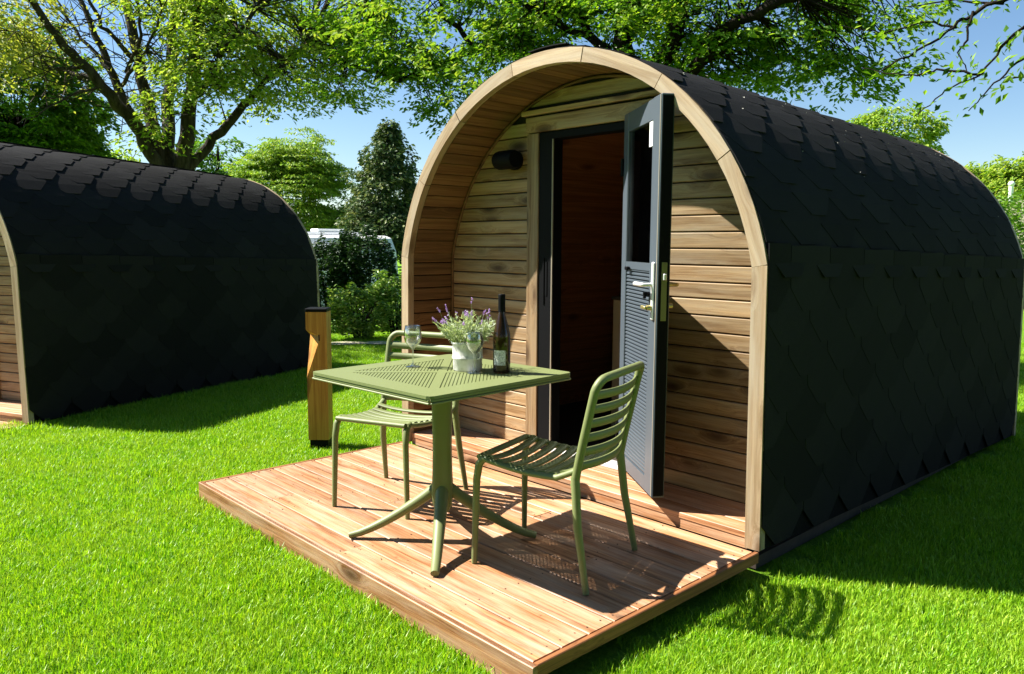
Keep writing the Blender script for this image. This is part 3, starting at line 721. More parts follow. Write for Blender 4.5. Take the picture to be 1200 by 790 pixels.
def place_chair(o, front, rear):
    f, b = Vector((*front, 0)), Vector((*rear, 0)); d = (f-b); L = d.length; d.normalize()
    o.rotation_euler.z = math.atan2(d.y, d.x); mid = b+d*(.262*L/.519); o.location = (mid.x, mid.y, 0.0)
place_chair(ch1, (.49, -.765), (1.012, -.604)); place_chair(ch2, (-.252, -.921), (-.433, -.475))
tag(ch1, 'green slatted chair nearest the open door, its back to the right', 'chair', 'green garden chairs at the table')
tag(ch2, 'green slatted chair behind the table, next to the wooden post', 'chair', 'green garden chairs at the table')

# ==================================================================== things on the table
def rev(name, prof, mat, parent=None, Mx=None, n=28): return MB().lathe(prof, n).build(name, mat, parent, Mx)
pot = empty('lavender_pot', (.30, -.775, .7505)); tag(pot, 'whitewashed metal pot of flowering lavender on the green table', 'potted plant')
rev('pot', [(0, 0), (.060, 0), (.063, .004), (.064, .05), (.068, .054), (.068, .060), (.065, .064), (.067, .115), (.072, .119), (.072, .127), (.068, .129), (.064, .122), (.062, .10), (0, .10)], M['zinc'], pot)
rev('soil', [(0, .108), (.062, .106)], M['dark_timber'], pot)
MB().tube([(.066, 0, .09), (.082, 0, .085), (.088, 0, .07), (.082, 0, .058), (.066, 0, .055)], .004, 6).build('pot_handle', M['zinc'], pot)
def rod_leaves(P0, P1, wd, name, mat, parent):
    """thin flat leaves between points P0 and P1 (n,3): each two crossed slivers"""
    P0, P1 = np.asarray(P0), np.asarray(P1); n = len(P0); d = P1-P0; a = rng.normal(size=(n, 3)); u = np.cross(d, a); u /= np.linalg.norm(u, axis=1)[:, None]
    w_ = np.asarray(wd)[:, None] if hasattr(wd, '__len__') else wd; mid = P0+d*.55
    V = np.stack([P0, mid-u*w_, P1, mid+u*w_], 1).reshape(-1, 3); F = np.arange(4*n).reshape(n, 4); return np_mesh(name, V, F, mat, parent)
P0, P1, FP0, FP1, SP = [], [], [], [], MB()
for i in range(170):
    a = rng.uniform(0, 2*math.pi); rr = rng.uniform(0, 1)**.5; lean = rr*.80; L = rng.uniform(.10, .165)*(1-.18*rr)
    b = np.array([.045*rr*math.cos(a), .045*rr*math.sin(a), .105]); d = np.array([math.sin(lean)*math.cos(a), math.sin(lean)*math.sin(a), math.cos(lean)])
    SP.tube([tuple(b), tuple(b+d*L*.9)], [.0013, .0008], 3, caps=False)
    for j in range(15):
        t = rng.uniform(.12, 1); p = b+d*L*t; v = d*.8+rng.normal(size=3)*.6; v /= np.linalg.norm(v); P0.append(p); P1.append(p+v*rng.uniform(.014, .030))
    if i % 7 == 0 and (a > 1.5 or rr < .4):
        top = b+d*L; tip = top+(d+np.array([0, 0, .6]))*rng.uniform(.012, .03); SP.tube([tuple(top*.97+b*.03), tuple(tip)], .0009, 3, caps=False)
        for j in range(24):
            p = tip+d*rng.uniform(-.004, .02); v = rng.normal(size=3)+d; v /= np.linalg.norm(v); FP0.append(p); FP1.append(p+v*rng.uniform(.005, .0095))
SP.build('stems', M['lav_leaf'], pot)['kind'] = 'stuff'
rod_leaves(P0, P1, .0024, 'foliage', M['lav_leaf'], pot)['kind'] = 'stuff'; rod_leaves(FP0, FP1, .0024, 'flowers', M['lav_flower'], pot)['kind'] = 'stuff'
def wine_glass(x, y, s, label):
    o = rev('wine_glass', [(0, .0), (.034, .001), (.035, .0025), (.012, .006), (.005, .012), (.0037, .03), (.0036, .075), (.006, .083), (.022, .097), (.034, .113), (.0395, .132), (.0400, .148), (.0365, .170), (.0335, .186), (.0325, .186), (.0355, .170), (.039, .148), (.0385, .132), (.033, .1135), (.021, .0985), (0, .087)], M['glass'], None, T((x, y, .7508)) @ Matrix.Scale(s, 4), 36)
    return tag(o, label, 'wine glass', 'wine glasses on the table')
wine_glass(.385, -.808, .97, 'empty wine glass in front of the lavender pot'); wine_glass(.068, -.901, 1.0, 'empty wine glass standing alone towards the left corner of the table')
bt = empty('wine_bottle', (.452, -.712, .7508)); tag(bt, 'dark wine bottle with a small white label, right of the lavender', 'bottle')
rev('bottle', [(0, .004), (.030, 0), (.0365, .004), (.0375, .012), (.0375, .150), (.0365, .168), (.030, .198), (.0215, .228), (.0158, .250), (.0142, .27), (.0140, .326), (0, .326)], M['bottle'], bt, None, 32)
rev('capsule', [(.0150, .262), (.0152, .322), (.0152, .334), (.0140, .338), (0, .338)], M['black'], bt)
rev('cap_ring', [(.0156, .262), (.0157, .268), (.0152, .270)], M['black'], bt)
def arc_label(mat, z0, z1, a0, a1, r, name):
    m = MB(); n = 12; vs = [(r*math.cos(a0+(a1-a0)*i/n), r*math.sin(a0+(a1-a0)*i/n), z) for z in (z0, z1) for i in range(n+1)]
    m.add(vs, [(i, i+1, n+2+i, n+1+i) for i in range(n)], True); return m.build(name, mat, bt)
ca = math.atan2(CAM[1]+.712, CAM[0]-.452); arc_label(M['label'], .036, .100, ca-1.0, ca+.45, .0379, 'label')

# ==================================================================== wooden post with lamp notch
def make_post():
    root = empty('wooden_post', (-1.882, -.272, ground_z(-1.882, -.272))); root.rotation_euler.z = math.atan2(.738, .675)
    h = .07; z0, zA, zB, zT = .085, .52, .80, .965      # local x runs along the lit front face, -y is the front
    cut = .098
    v = [(-h,-h,z0), (h,-h,z0), (h,h,z0), (-h,h,z0), (-h,-h,zA), (-h+cut,-h,zB), (-h,h*.8,zB), (-h,-h,zB+.045), (-h,-h,zT), (h,-h,zT), (h,h,zT), (-h,h,zT)]
    c = .0
    f = [(3,2,1,0), (8,9,10,11), (1,2,10,9), (2,3,11,10), (0,1,9,8,7,5,4), (4,5,6), (5,7,6), (0,4,6,7,8,11,3)]
    mb = MB().add([(x, y, z) for x, y, z in v], f)
    Mg = frame(Z_, X_, Y_, (0, 0, 0)); inv = Mg.inverted()   # grain along the post
    mb.v = [tuple(inv @ Vector(p)) for p in mb.v]; mb.build('post_body', M['larch'], root, Mg)
    MB().cbox(-h-.003, h+.003, -h-.003, h+.003, zT+.0005, zT+.024, .004).build('cap', M['black'], root)
    MB().box(-h+.008, h-.008, -h+.008, h-.008, -.02, z0-.0005).build('foot', M['black'], root)
    MB().box(-h+.085, -h+.092, -h-.004, -h-.0005, zB-.03, zB+.012).build('lamp_slot', M['black'], root)
    return root
tag(make_post(), 'square orange-brown wooden post with black cap and a notch cut near its top', 'post')

# ==================================================================== ground
xs = np.concatenate([np.linspace(-400, -30, 14), np.linspace(-28, 28, 113), np.linspace(30, 400, 14)]); ys = xs.copy()
GX, GY = np.meshgrid(xs, ys, indexing='ij'); gz = np.vectorize(ground_z)(GX, GY)
V = np.stack([GX, GY, gz], -1).reshape(-1, 3); n = len(xs); I = np.arange(n*n).reshape(n, n)
Fq = np.stack([I[:-1, :-1], I[1:, :-1], I[1:, 1:], I[:-1, 1:]], -1).reshape(-1, 4)
np_mesh('lawn_ground', V, Fq, M['lawn'], None, True)['kind'] = 'structure'

# grass: a few tufts of blades, instanced over the lawn near the camera
def tuft(seed, nb, rad, hmin, hmax, wd):
    g = np.random.default_rng(seed); a = g.uniform(0, 2*np.pi, nb); r = rad*np.sqrt(g.uniform(0, 1, nb)); base = np.stack([r*np.cos(a), r*np.sin(a), np.full(nb, -.004)], -1)
    az = g.uniform(0, 2*np.pi, nb); lean = g.uniform(.1, .75, nb); hh = g.uniform(hmin, hmax, nb); d = np.stack([np.cos(az), np.sin(az), np.zeros(nb)], -1); s = np.stack([-np.sin(az), np.cos(az), np.zeros(nb)], -1)
    tw = g.uniform(-.9, .9, nb)[:, None]; s = s*np.cos(tw)+d*np.sin(tw); W_ = wd*g.uniform(.7, 1.3, nb)[:, None]
    p1 = base+d*(hh*np.sin(lean)*.4)[:, None]+np.array([0, 0, 1])*(hh*.6)[:, None]; p2 = base+d*(hh*np.sin(lean))[:, None]+np.array([0, 0, 1])*(hh*np.cos(lean*.8))[:, None]
    Vt = np.stack([base-s*W_/2, base+s*W_/2, p1+s*W_*.42, p1-s*W_*.42, p2], 1).reshape(-1, 3); k_ = np.arange(nb)[:, None]*5
    F1 = np.concatenate([k_+np.array([[0, 1, 2]]), k_+np.array([[0, 2, 3]]), k_+np.array([[3, 2, 4]])]); return Vt, F1
tc_ = bpy.data.collections.new('grass_tufts')
for i in range(6):
    Vt, F1 = tuft(10+i, 290, .15, .018, .050, .0037); o = np_mesh('grass_tuft', Vt, F1, M['grass']); col.objects.unlink(o); tc_.objects.link(o); tag(o, kind='stuff')
def inside(x, y, cx, cy, a, x0, x1, y0, y1):
    dx, dy = x-cx, y-cy; u = dx*np.cos(a)+dy*np.sin(a); v = -dx*np.sin(a)+dy*np.cos(a); return (u > x0) & (u < x1) & (v > y0) & (v < y1)
N = 60000; px = rng.uniform(-16, 6.5, N); py = rng.uniform(-7, 13, N)
dx, dy = px-CAM[0], py-CAM[1]; dist = np.hypot(dx, dy); fwd = dx*c_f[0]+dy*c_f[1]; lat = dx*c_r[0]+dy*c_r[1]
keep = (fwd > .2) & (np.abs(lat) < fwd*.78+1.2) & (dist < 15)
keep &= rng.uniform(0, 1, N) < np.clip(1.35-dist/11, .22, 1)
keep &= ~inside(px, py, 0, 0, 0, -1.28, 1.29, -1.35, 3.7) & ~inside(px, py, P2.x, P2.y, A2, -1.28, 1.29, -1.35, 3.6)
px, py, dist = px[keep], py[keep], dist[keep]
# drop tufts whose blades would poke into the deck, keep those that lap against its edge
edge = inside(px, py, 0, 0, 0, -1.295-.13, 1.30+.13, -1.357-.15, 3.8) | inside(px, py, P2.x, P2.y, A2, -1.43, 1.43, -1.5, 3.75)
pz = np.array([ground_z(a, b) for a, b in zip(px, py)])
gm = bpy.data.meshes.new('grass'); gm.vertices.add(len(px)); gm.vertices.foreach_set('co', np.stack([px, py, pz], -1).astype(np.float32).ravel())
at_ = gm.attributes.new('size', 'FLOAT', 'POINT'); at_.data.foreach_set('value', (np.where(edge, np.where(px > 1.2, .5, 1.25), 1)*np.clip(.85+dist*.045, .9, 1.35)*rng.uniform(.8, 1.2, len(px))).astype(np.float32)); gm.update()
go = bpy.data.objects.new('grass', gm); col.objects.link(go); tag(go, 'short bright green lawn grass around the decks and pods', 'grass', kind='stuff')
ng = bpy.data.node_groups.new('scatter', 'GeometryNodeTree'); ng.interface.new_socket('Geometry', in_out='INPUT', socket_type='NodeSocketGeometry'); ng.interface.new_socket('Geometry', in_out='OUTPUT', socket_type='NodeSocketGeometry')
N_ = ng.nodes.new; gi, go_ = N_('NodeGroupInput'), N_('NodeGroupOutput'); ci = N_('GeometryNodeCollectionInfo'); ci.inputs[0].default_value = tc_; ci.inputs[1].default_value = True; ci.inputs[2].default_value = True
ip = N_('GeometryNodeInstanceOnPoints'); ip.inputs['Pick Instance'].default_value = True; rv = N_('FunctionNodeRandomValue'); rv.data_type = 'FLOAT_VECTOR'; rv.inputs[0].default_value = (-.05, -.05, 0); rv.inputs[1].default_value = (.05, .05, 6.283)
na = N_('GeometryNodeInputNamedAttribute'); na.data_type = 'FLOAT'; na.inputs[0].default_value = 'size'; cxyz = N_('ShaderNodeCombineXYZ'); L_ = ng.links.new
L_(gi.outputs[0], ip.inputs['Points']); L_(ci.outputs[0], ip.inputs['Instance']); L_(rv.outputs[0], ip.inputs['Rotation'])
L_(na.outputs[0], ip.inputs['Scale']); L_(ip.outputs[0], go_.inputs[0]); md = go.modifiers.new('scatter', 'NODES'); md.node_group = ng

# ==================================================================== foliage
def leaves(name, C, D, size, mat, parent=None, tilt=.45, fold=.25, aspect=.5, up=None, M_=None):
    """one folded diamond per leaf: C centres (n,3), D pointing directions (n,3)"""
    n = len(C); nrm = np.tile([0, 0, 1.0], (n, 1)) if up is None else up; nrm = nrm+rng.normal(size=(n, 3))*tilt; D = D/np.linalg.norm(D, axis=1)[:, None]
    s = np.cross(nrm, D); s /= np.linalg.norm(s, axis=1)[:, None]+1e-9; nn = np.cross(D, s)
    sz = (size*rng.uniform(.65, 1.35, n))[:, None]
    V = np.stack([C-D*sz*.5, C+s*sz*aspect*.5+nn*sz*fold*.3, C+D*sz*.5-nn*sz*fold*.25, C-s*sz*aspect*.5+nn*sz*fold*.3], 1).reshape(-1, 3)
    b = np.arange(n)[:, None]*4; F = np.concatenate([b+np.array([[0, 1, 2]]), b+np.array([[0, 2, 3]])]); return np_mesh(name, V, F, mat, parent)
def sprays(cent, outdir, nper, rad, flat=.12, droop=.25):
    """clusters of leaves lying in flattish drooping fans"""
    n = len(cent); cent = np.repeat(cent, nper, 0); od = np.repeat(outdir, nper, 0); m_ = n*nper
    a = rng.uniform(-1.9, 1.9, m_); r = rad*np.sqrt(rng.uniform(.02, 1, m_)); base = np.arctan2(od[:, 1], od[:, 0])+a*.75
    off = np.stack([np.cos(base)*r, np.sin(base)*r, rng.normal(size=m_)*rad*flat-droop*r], -1)
    D = np.stack([np.cos(base+rng.normal(size=m_)*.6), np.sin(base+rng.normal(size=m_)*.6), rng.normal(size=m_)*.3-.35], -1); return cent+off, D
def blob(n, c, r, shell=.45, zmin=-1, gap=-1.1):
    """points in an ellipsoid, denser toward the skin, thinned by clumps so that gaps remain"""
    out = []
    cl = rng.normal(size=(26, 3)); cl /= np.linalg.norm(cl, axis=1)[:, None]; ph = rng.uniform(0, 6.28, (6,)); kf = rng.normal(size=(6, 3))*2.4
    while len(out) < n:
        p = rng.normal(size=(n*2, 3)); p /= np.linalg.norm(p, axis=1)[:, None]; p *= (shell+(1-shell)*rng.uniform(0, 1, (len(p), 1)))
        g = np.sin(p @ kf.T*1.6+ph).sum(1); p = p[(g > gap) & (p[:, 2] > zmin)]; p = p*(1+.10*np.sin(p[:, :1]*5+ph[0])*np.cos(p[:, 2:]*6+ph[1])+.10*np.sin(p[:, 1:2]*9+p[:, :1]*7+ph[2])*np.sin(p[:, 2:]*11+ph[3])); out += list(p)
    p = np.array(out[:n]); return np.array(c)+p*np.array(r), p
def limb(mb, pts, r0, r1, n=7, wob=.05):
    P_ = [Vector(p) for p in pts]; out = []; N_s = 5
    for i in range(len(P_)-1):
        for t in range(N_s):
            q = P_[i].lerp(P_[i+1], t/N_s); out.append(q+Vector(rng.normal(size=3)*wob*.35))
    out.append(P_[-1]); k_ = len(out); mb.tube(out, [r0+(r1-r0)*i/(k_-1) for i in range(k_)], n, up=None); return out
def twigs(mb, cents, targets, r=.012, frac=1.0):
    """thin twigs from the nearest limb point toward each cluster"""
    Tg = np.array([tuple(t) for t in targets])
    for c_ in cents:
        if rng.uniform() > frac: continue
        j = np.argmin(((Tg-c_)**2).sum(1)+.15*rng.uniform()); a = Tg[j]; mid = (a+c_)/2+rng.normal(size=3)*.12+np.array([0, 0, .10]); mb.tube([tuple(a), tuple(mid), tuple(c_)], [r, r*.7, r*.3], 4, caps=False)

def tree(name, label, cat, base, limbs, clumps, leafmat, barkmat, size, nper, rad, group=None, tilt=.45, twig=.3, tw_r=.014, flat=.12, droop=.25, extra=None, dens=1.0, gap=-1.1, lk=1.0):
    root = empty(name, base); tag(root, label, cat, group); B = np.array(base)
    mb = MB(); tg = []
    for pts, r0, r1 in limbs: tg += limb(mb, [np.array(p)-B for p in pts], r0*lk, r1*lk)
    Cs, Os = [], []
    for c_, r_, n_, sh in clumps:
        p, o = blob(max(8, int(n_*dens)), np.array(c_)-B, r_, sh, gap=gap); Cs.append(p); Os.append(o)
    Cs = np.concatenate(Cs); Os = np.concatenate(Os); tb_ = MB(); twigs(tb_, Cs, tg, tw_r, twig)
    mb.build('trunk', barkmat, root); tb_.build('twigs', barkmat, root)['kind'] = 'stuff'
    C_, D_ = sprays(Cs, Os, nper, rad, flat, droop); leaves('crown', C_, D_, size, leafmat, root, tilt)['kind'] = 'stuff'
    if extra: extra(root, B)
    return root
A = lambda x, y, d: tuple(at(x, y, d))
def gpt(px_, d): p = at(px_, 286, d); return (p[0], p[1], ground_z(p[0], p[1])-.05)

# big tree behind the far pod: many stems from one stool, right half in leaf, left half nearly bare
d0 = 14.0; b0 = gpt(205, d0)
LB = [([b0, A(205, 205, d0)], .34, .30),
      ([A(192, 215, d0), A(165, 155, d0-.3), A(120, 100, d0-.8), A(75, 55, d0-1.2), A(30, -10, d0-1.5)], .17, .06),
      ([A(150, 132, d0-.4), A(110, 92, d0-.2), A(85, 88, d0), A(36, 73, d0+.3)], .09, .025),
      ([A(178, 175, d0-.2), A(142, 112, d0), A(118, 55, d0+.2), A(88, -15, d0+.5)], .13, .05),
      ([A(190, 205, d0), A(172, 120, d0+.3), A(157, 50, d0+.4), A(140, -40, d0+.6)], .17, .09),
      ([A(198, 205, d0), A(196, 120, d0+.6), A(204, 20, d0+.9), A(215, -60, d0+1)], .17, .10),
      ([A(212, 205, d0), A(222, 130, d0-.3), A(228, 60, d0-.6), A(240, -40, d0-.8)], .20, .09),
      ([A(226, 118, d0-.3), A(248, 90, d0-.6), A(262, 60, d0-1.0), A(300, 10, d0-1.3)], .10, .04),
      ([A(220, 200, d0), A(258, 155, d0-.2), A(292, 118, d0-.4), A(318, 88, d0-.5), A(360, 50, d0-.4)], .13, .05),
      ([A(128, 82, d0), A(95, 45, d0+.4), A(60, -10, d0+.6)], .055, .02), ([A(160, 70, d0+.3), A(120, 30, d0), A(95, -20, d0-.2)], .06, .03),
      ([A(100, 78, d0-.9), A(60, 80, d0-1), A(25, 50, d0-1)], .04, .012), ([A(140, 105, d0), A(170, 60, d0-.8), A(190, 10, d0-1)], .05, .02),
      ([A(120, 100, d0-.8), A(70, 120, d0-1.2), A(20, 145, d0-1.4)], .03, .008), ([A(150, 85, d0), A(165, 40, d0-.5), A(160, -20, d0-.5)], .05, .02)]
CB = [(A(300, 20, d0-.8), (2.1, 1.5, 1.4), 560, .15), (A(380, 60, d0-.6), (1.6, 1.4, .95), 330, .15), (A(235, 65, d0-1.2), (.9, .8, .9), 150, .1), (A(200, 110, d0-.8), (.42, .4, .75), 46, .1), (A(330, 110, d0-.5), (1.1, 1, .35), 60, .1),
      (A(340, -50, d0), (2.8, 2, 1.4), 380, .2), (A(215, -55, d0), (2.4, 2, .9), 160, .2), (A(210, 10, d0-.5), (1.0, 1, .7), 90, .1), (A(262, 100, d0-.9), (.7, .6, .35), 40, .1), (A(175, 150, d0-.6), (.35, .3, .4), 16, .1)]
big = tree('broadleaf_tree', 'tall many-stemmed tree behind the far pod, leafy right half and nearly bare left branches', 'tree', b0, LB, CB, M['leaf_fresh'], M['bark'], .085, 24, .33, 'trees around the campsite', twig=.5, dens=.62, gap=.35, lk=.68)
def sparse(root, B, boxes, n, mat, size=.07, nper=5):
    tb_ = MB(); Cl, Dl = [], []
    for (x0, x1, y0, y1, d) in boxes:
        for i in range(n):
            p = at(rng.uniform(x0, x1), rng.uniform(y0, y1), d+rng.uniform(-1, 1))-B; v = rng.normal(size=3); v[2] = abs(v[2])*.6; v /= np.linalg.norm(v); L = rng.uniform(.3, .9)
            q = p+v*L*.5+rng.normal(size=3)*.08; e = p+v*L+np.array([0, 0, .05])+rng.normal(size=3)*.1
            tb_.tube([tuple(p), tuple(q), tuple(e)], [.009, .006, .003], 3, caps=False)
            for j in range(nper): Cl.append(p+(e-p)*rng.uniform(.3, 1)+rng.normal(size=3)*.05); Dl.append(v+rng.normal(size=3)*.6)
    tb_.build('bare_twigs', M['bark'], root)['kind'] = 'stuff'; leaves('young_or_lit_leaves', np.array(Cl), np.array(Dl), size, mat, root, .7)['kind'] = 'stuff'
sparse(big, np.array(b0), [(30, 180, -20, 130, d0-.3), (0, 110, 20, 120, d0-.8), (140, 200, 0, 160, d0)], 85, M['leaf_yellow'], .055, 4)

# second tree, its dark limbs rising behind the near pod; its crown overhangs both
d1 = 10.5; b1 = gpt(745, d1)
LM = [([b1, A(745, 140, d1), A(745, 95, d1)], .30, .25),
      ([A(742, 110, d1), A(728, 55, d1+.2), A(738, -20, d1+.4), A(745, -120, d1+.5)], .20, .12),
      ([A(752, 110, d1), A(790, 45, d1-.3), A(800, -20, d1-.5), A(815, -110, d1-.5)], .18, .10),
      ([A(760, 125, d1), A(812, 85, d1-.4), A(858, 28, d1-.9), A(935, -8, d1-1.3), A(1010, -60, d1-1.6)], .13, .05),
      ([A(735, 90, d1), A(690, 40, d1+.5), A(655, -30, d1+.8)], .11, .05),
      ([A(740, 130, d1), A(650, 75, d1+.6), A(560, 55, d1+1), A(470, 95, d1+1.2), A(405, 75, d1+1.3)], .10, .03),
      ([A(560, 55, d1+1), A(520, 20, d1+1), A(510, -40, d1+1)], .06, .03), ([A(470, 95, d1+1.2), A(440, 40, d1+1.2), A(430, -20, d1+1.2)], .04, .02),
      ([A(700, 50, d1+.4), A(620, 10, d1), A(560, -40, d1-.4)], .06, .03)]
CM = [(A(700, 0, d1), (2.0, 1.6, 1.0), 620, .1), (A(590, 40, d1+.6), (1.4, 1.2, .85), 400, .1), (A(480, 70, d1+1), (1.15, 1.0, .75), 300, .1), (A(870, 50, d1-.3), (1.35, 1.2, .62), 420, .1), (A(990, 75, d1-.4), (.85, .8, .42), 150, .1),
      (A(960, 10, d1-.4), (1.3, 1, .55), 190, .1), (A(800, -60, d1), (2.6, 1.8, .9), 420, .2), (A(560, -50, d1+.5), (2.4, 1.6, .8), 360, .2), (A(430, 25, d1+1.3), (1.1, 1, .75), 230, .1), (A(520, 130, d1+.9), (.45, .4, .35), 36, .1),
      (A(820, 88, d1), (1.4, .8, .3), 120, .1), (A(640, 90, d1+.6), (.9, .6, .3), 70, .1), (A(1040, 25, d1-.4), (.6, .6, .4), 40, .1), (A(395, 110, d1+1.4), (.6, .5, .25), 30, .1)]
sec = tree('broadleaf_tree', 'dark-limbed tree whose broad leafy crown hangs over the near pod', 'tree', b1, LM, CM, M['leaf_maple'], M['bark_dark'], .080, 20, .26, 'trees around the campsite', twig=.35, tw_r=.010, dens=.72, gap=0.0, lk=.75)
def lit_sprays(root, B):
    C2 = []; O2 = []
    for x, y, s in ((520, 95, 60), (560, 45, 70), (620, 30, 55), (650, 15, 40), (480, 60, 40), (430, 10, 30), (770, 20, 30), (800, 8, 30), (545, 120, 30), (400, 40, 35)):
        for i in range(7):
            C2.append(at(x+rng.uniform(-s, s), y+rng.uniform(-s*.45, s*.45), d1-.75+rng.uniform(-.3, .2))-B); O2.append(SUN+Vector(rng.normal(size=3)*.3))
    c_, d_ = sprays(np.array(C2), np.array([tuple(o) for o in O2]), 15, .22); leaves('young_or_lit_leaves', c_, d_, .085, M['leaf_acer'], root, .35)['kind'] = 'stuff'  # sun on these sprays is put into a brighter leaf colour
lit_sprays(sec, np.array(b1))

# branch reaching in from a tree outside the frame, upper right
d2 = 7.0; BR = [A(1260, -40, d2), A(1200, -8, d2), A(1140, 15, d2), A(1120, 32, d2), A(1075, 60, d2+.1), A(1030, 85, d2+.2)]
BR2 = [[A(1140, 15, d2), A(1132, 45, d2-.1), A(1122, 62, d2-.1), A(1135, 90, d2-.2)], [A(1230, 0, d2), A(1180, 50, d2-.3), A(1150, 85, d2-.4), A(1110, 105, d2-.4), A(1075, 135, d2-.4)],
       [A(1240, 40, d2-.3), A(1190, 75, d2-.3), A(1160, 105, d2-.3), A(1135, 130, d2-.3)], [A(1250, 85, d2), A(1205, 90, d2), A(1175, 92, d2)], [A(1150, 85, d2-.4), A(1100, 82, d2-.4), A(1060, 88, d2-.3), A(1010, 80, d2-.2)],
       [A(1120, 32, d2), A(1080, 25, d2), A(1035, 40, d2), A(985, 30, d2)], [A(1175, 5, d2), A(1120, 0, d2), A(1060, 8, d2)], [A(1240, 20, d2), A(1195, 35, d2), A(1170, 60, d2)]]
b2 = gpt(1420, 6.5); rt = empty('broadleaf_tree', b2); tag(rt, 'tree outside the right edge whose thin leafy branch reaches across the sky', 'tree', 'trees around the campsite'); B2 = np.array(b2)
mb = MB(); limb(mb, [np.zeros(3), np.array([0, 0, 2.2]), np.array(A(1420, -60, 6.6))-B2], .16, .11); pts_all = []
limb(mb, [np.array(A(1420, -60, 6.6))-B2]+[np.array(p)-B2 for p in BR], .022, .006, 5, .03)
for q in BR2: limb(mb, [np.array(p)-B2 for p in q], .011, .004, 4, .02)
mb.build('trunk', M['bark_dark'], rt); Cc, Dd = [], []
for q in [BR[1:]]+BR2:
    q = [np.array(p)-B2 for p in q]
    for i in range(len(q)-1):
        u = q[i+1]-q[i]; L = np.linalg.norm(u)
        for j in range(int(L*55)):
            t = rng.uniform(); c_ = q[i]+u*t+np.array([0, 0, -.02])+rng.normal(size=3)*np.array([.06, .06, .035]); Cc.append(c_); Dd.append(u/L+rng.normal(size=3)*.6+np.array([0, 0, -.3]))
leaves('leaves', np.array(Cc), np.array(Dd), .062, M['leaf_maple'], rt, .5)['kind'] = 'stuff'
cr, co_ = blob(220, np.array([0, 0, 5.2]), (1.6, 1.6, 1.3), .2); c_, d_ = sprays(cr, co_, 14, .3); leaves('crown', c_, d_, .09, M['leaf_maple'], rt)['kind'] = 'stuff'

TG = 'trees around the campsite'
def simple_tree(name, label, px_, d, clumps, mat, size, nper=16, rad=.3, top=180, r0=.16, twig=.06, flat=.12, droop=.25, tilt=.45, bk='bark_dark'):
    b = gpt(px_, d); return tree(name, label, 'tree', b, [([b, A(px_, top+60, d), A(px_, top+12, d)], r0, .03)], clumps, mat, M[bk], size, nper, rad, TG, tilt, twig, .012, flat, droop)
simple_tree('broadleaf_tree', 'smooth green tree rising above the far pod at the left edge', 20, 17, [(A(15, 125, 17), (1.5, 1.5, 1.5), 1100, .5), (A(35, 165, 17), (1.25, 1.2, 1.1), 800, .5), (A(-25, 100, 17), (2.0, 1.5, 1.6), 400, .6), (A(55, 178, 16.8), (.7, .7, .6), 110, .4)], M['leaf_mid'], .10, 20, .28, 160, .12)
simple_tree('broadleaf_tree', 'yellow-green sprays of a tree in the top left corner', -40, 13, [(A(8, 30, 13), (.75, .7, .75), 90, .1), (A(-30, 10, 13), (1.2, 1, 1.2), 160, .1), (A(20, 75, 13), (.4, .4, .25), 20, .1)], M['leaf_yellow'], .085, 13, .26, 20, .14)
simple_tree('acer_tree', 'bright yellow-green dome-shaped tree right of the far pod', 338, 25, [(A(340, 235, 25), (1.8, 1.7, 1.9), 1000, .6), (A(342, 275, 25), (1.95, 1.7, 1.2), 600, .7), (A(348, 190, 25), (1.1, 1.2, .95), 420, .4), (A(312, 205, 25), (.9, .9, .7), 260, .3), (A(378, 212, 25), (.8, .9, .6), 220, .3), (A(400, 255, 25), (.6, .8, .5), 150, .3), (A(285, 250, 25), (.6, .8, .5), 150, .3)], M['leaf_acer'], .10, 26, .34, 250, .14, .0, .06, .10, .25)
simple_tree('broadleaf_tree', 'darker rounded tree between the many-stemmed tree and the bright dome-shaped one', 255, 27, [(A(252, 200, 27), (1.1, 1.1, 1.3), 280, .5), (A(262, 235, 27), (1.4, 1.1, 1.3), 240, .5)], M['leaf_mid'], .15, 16, .38, 160, .14)
simple_tree('broadleaf_tree', 'small pale tree top peeping over the roof left of the many stems', 152, 27, [(A(152, 205, 27), (.75, .7, .85), 130, .4)], M['leaf_fresh'], .14, 14, .32, 180, .1)
simple_tree('conifer_tree', 'dark grey-green conifer with pale shoots left of the near pod', 455, 21, [(A(452, 268, 21), (1.2, 1.1, .9), 460, .5), (A(452, 230, 21), (1.0, .95, 1.0), 420, .5), (A(453, 190, 21), (.62, .6, .75), 210, .4), (A(455, 165, 21), (.22, .22, .42), 110, .2), (A(456, 150, 21), (.10, .10, .26), 34, .1)], M['needle'], .11, 24, .26, 158, .12, .0, .2, .55, .6)
simple_tree('conifer_tree', 'low dark evergreen mass under the conifer beside the white van', 425, 29, [(A(400, 272, 29), (1.6, 1.2, 1.2), 300, .5), (A(470, 262, 29), (1.5, 1.2, 1.4), 300, .5)], M['leaf_dark'], .15, 18, .36, 235, .14)
simple_tree('broadleaf_tree', 'rounded yellow-green treetop showing above the near pod roof', 1045, 32, [(A(1043, 160, 32), (1.55, 1.4, 1.1), 420, .6), (A(1040, 200, 32), (1.8, 1.5, 1.4), 260, .6)], M['leaf_acer'], .17, 16, .42, 150, .16)
simple_tree('broadleaf_tree', 'distant light green tree left of the small white lamp', 1152, 62, [(A(1152, 225, 62), (1.7, 1.7, 2.1), 260, .5)], M['leaf_fresh'], .30, 16, .7, 200, .2)
simple_tree('broadleaf_tree', 'distant light green tree at the right edge behind the small white lamp', 1192, 60, [(A(1186, 222, 60), (1.8, 1.7, 2.1), 330, .5), (A(1212, 218, 60), (1.9, 1.7, 2.3), 330, .5)], M['leaf_fresh'], .30, 16, .7, 200, .2)

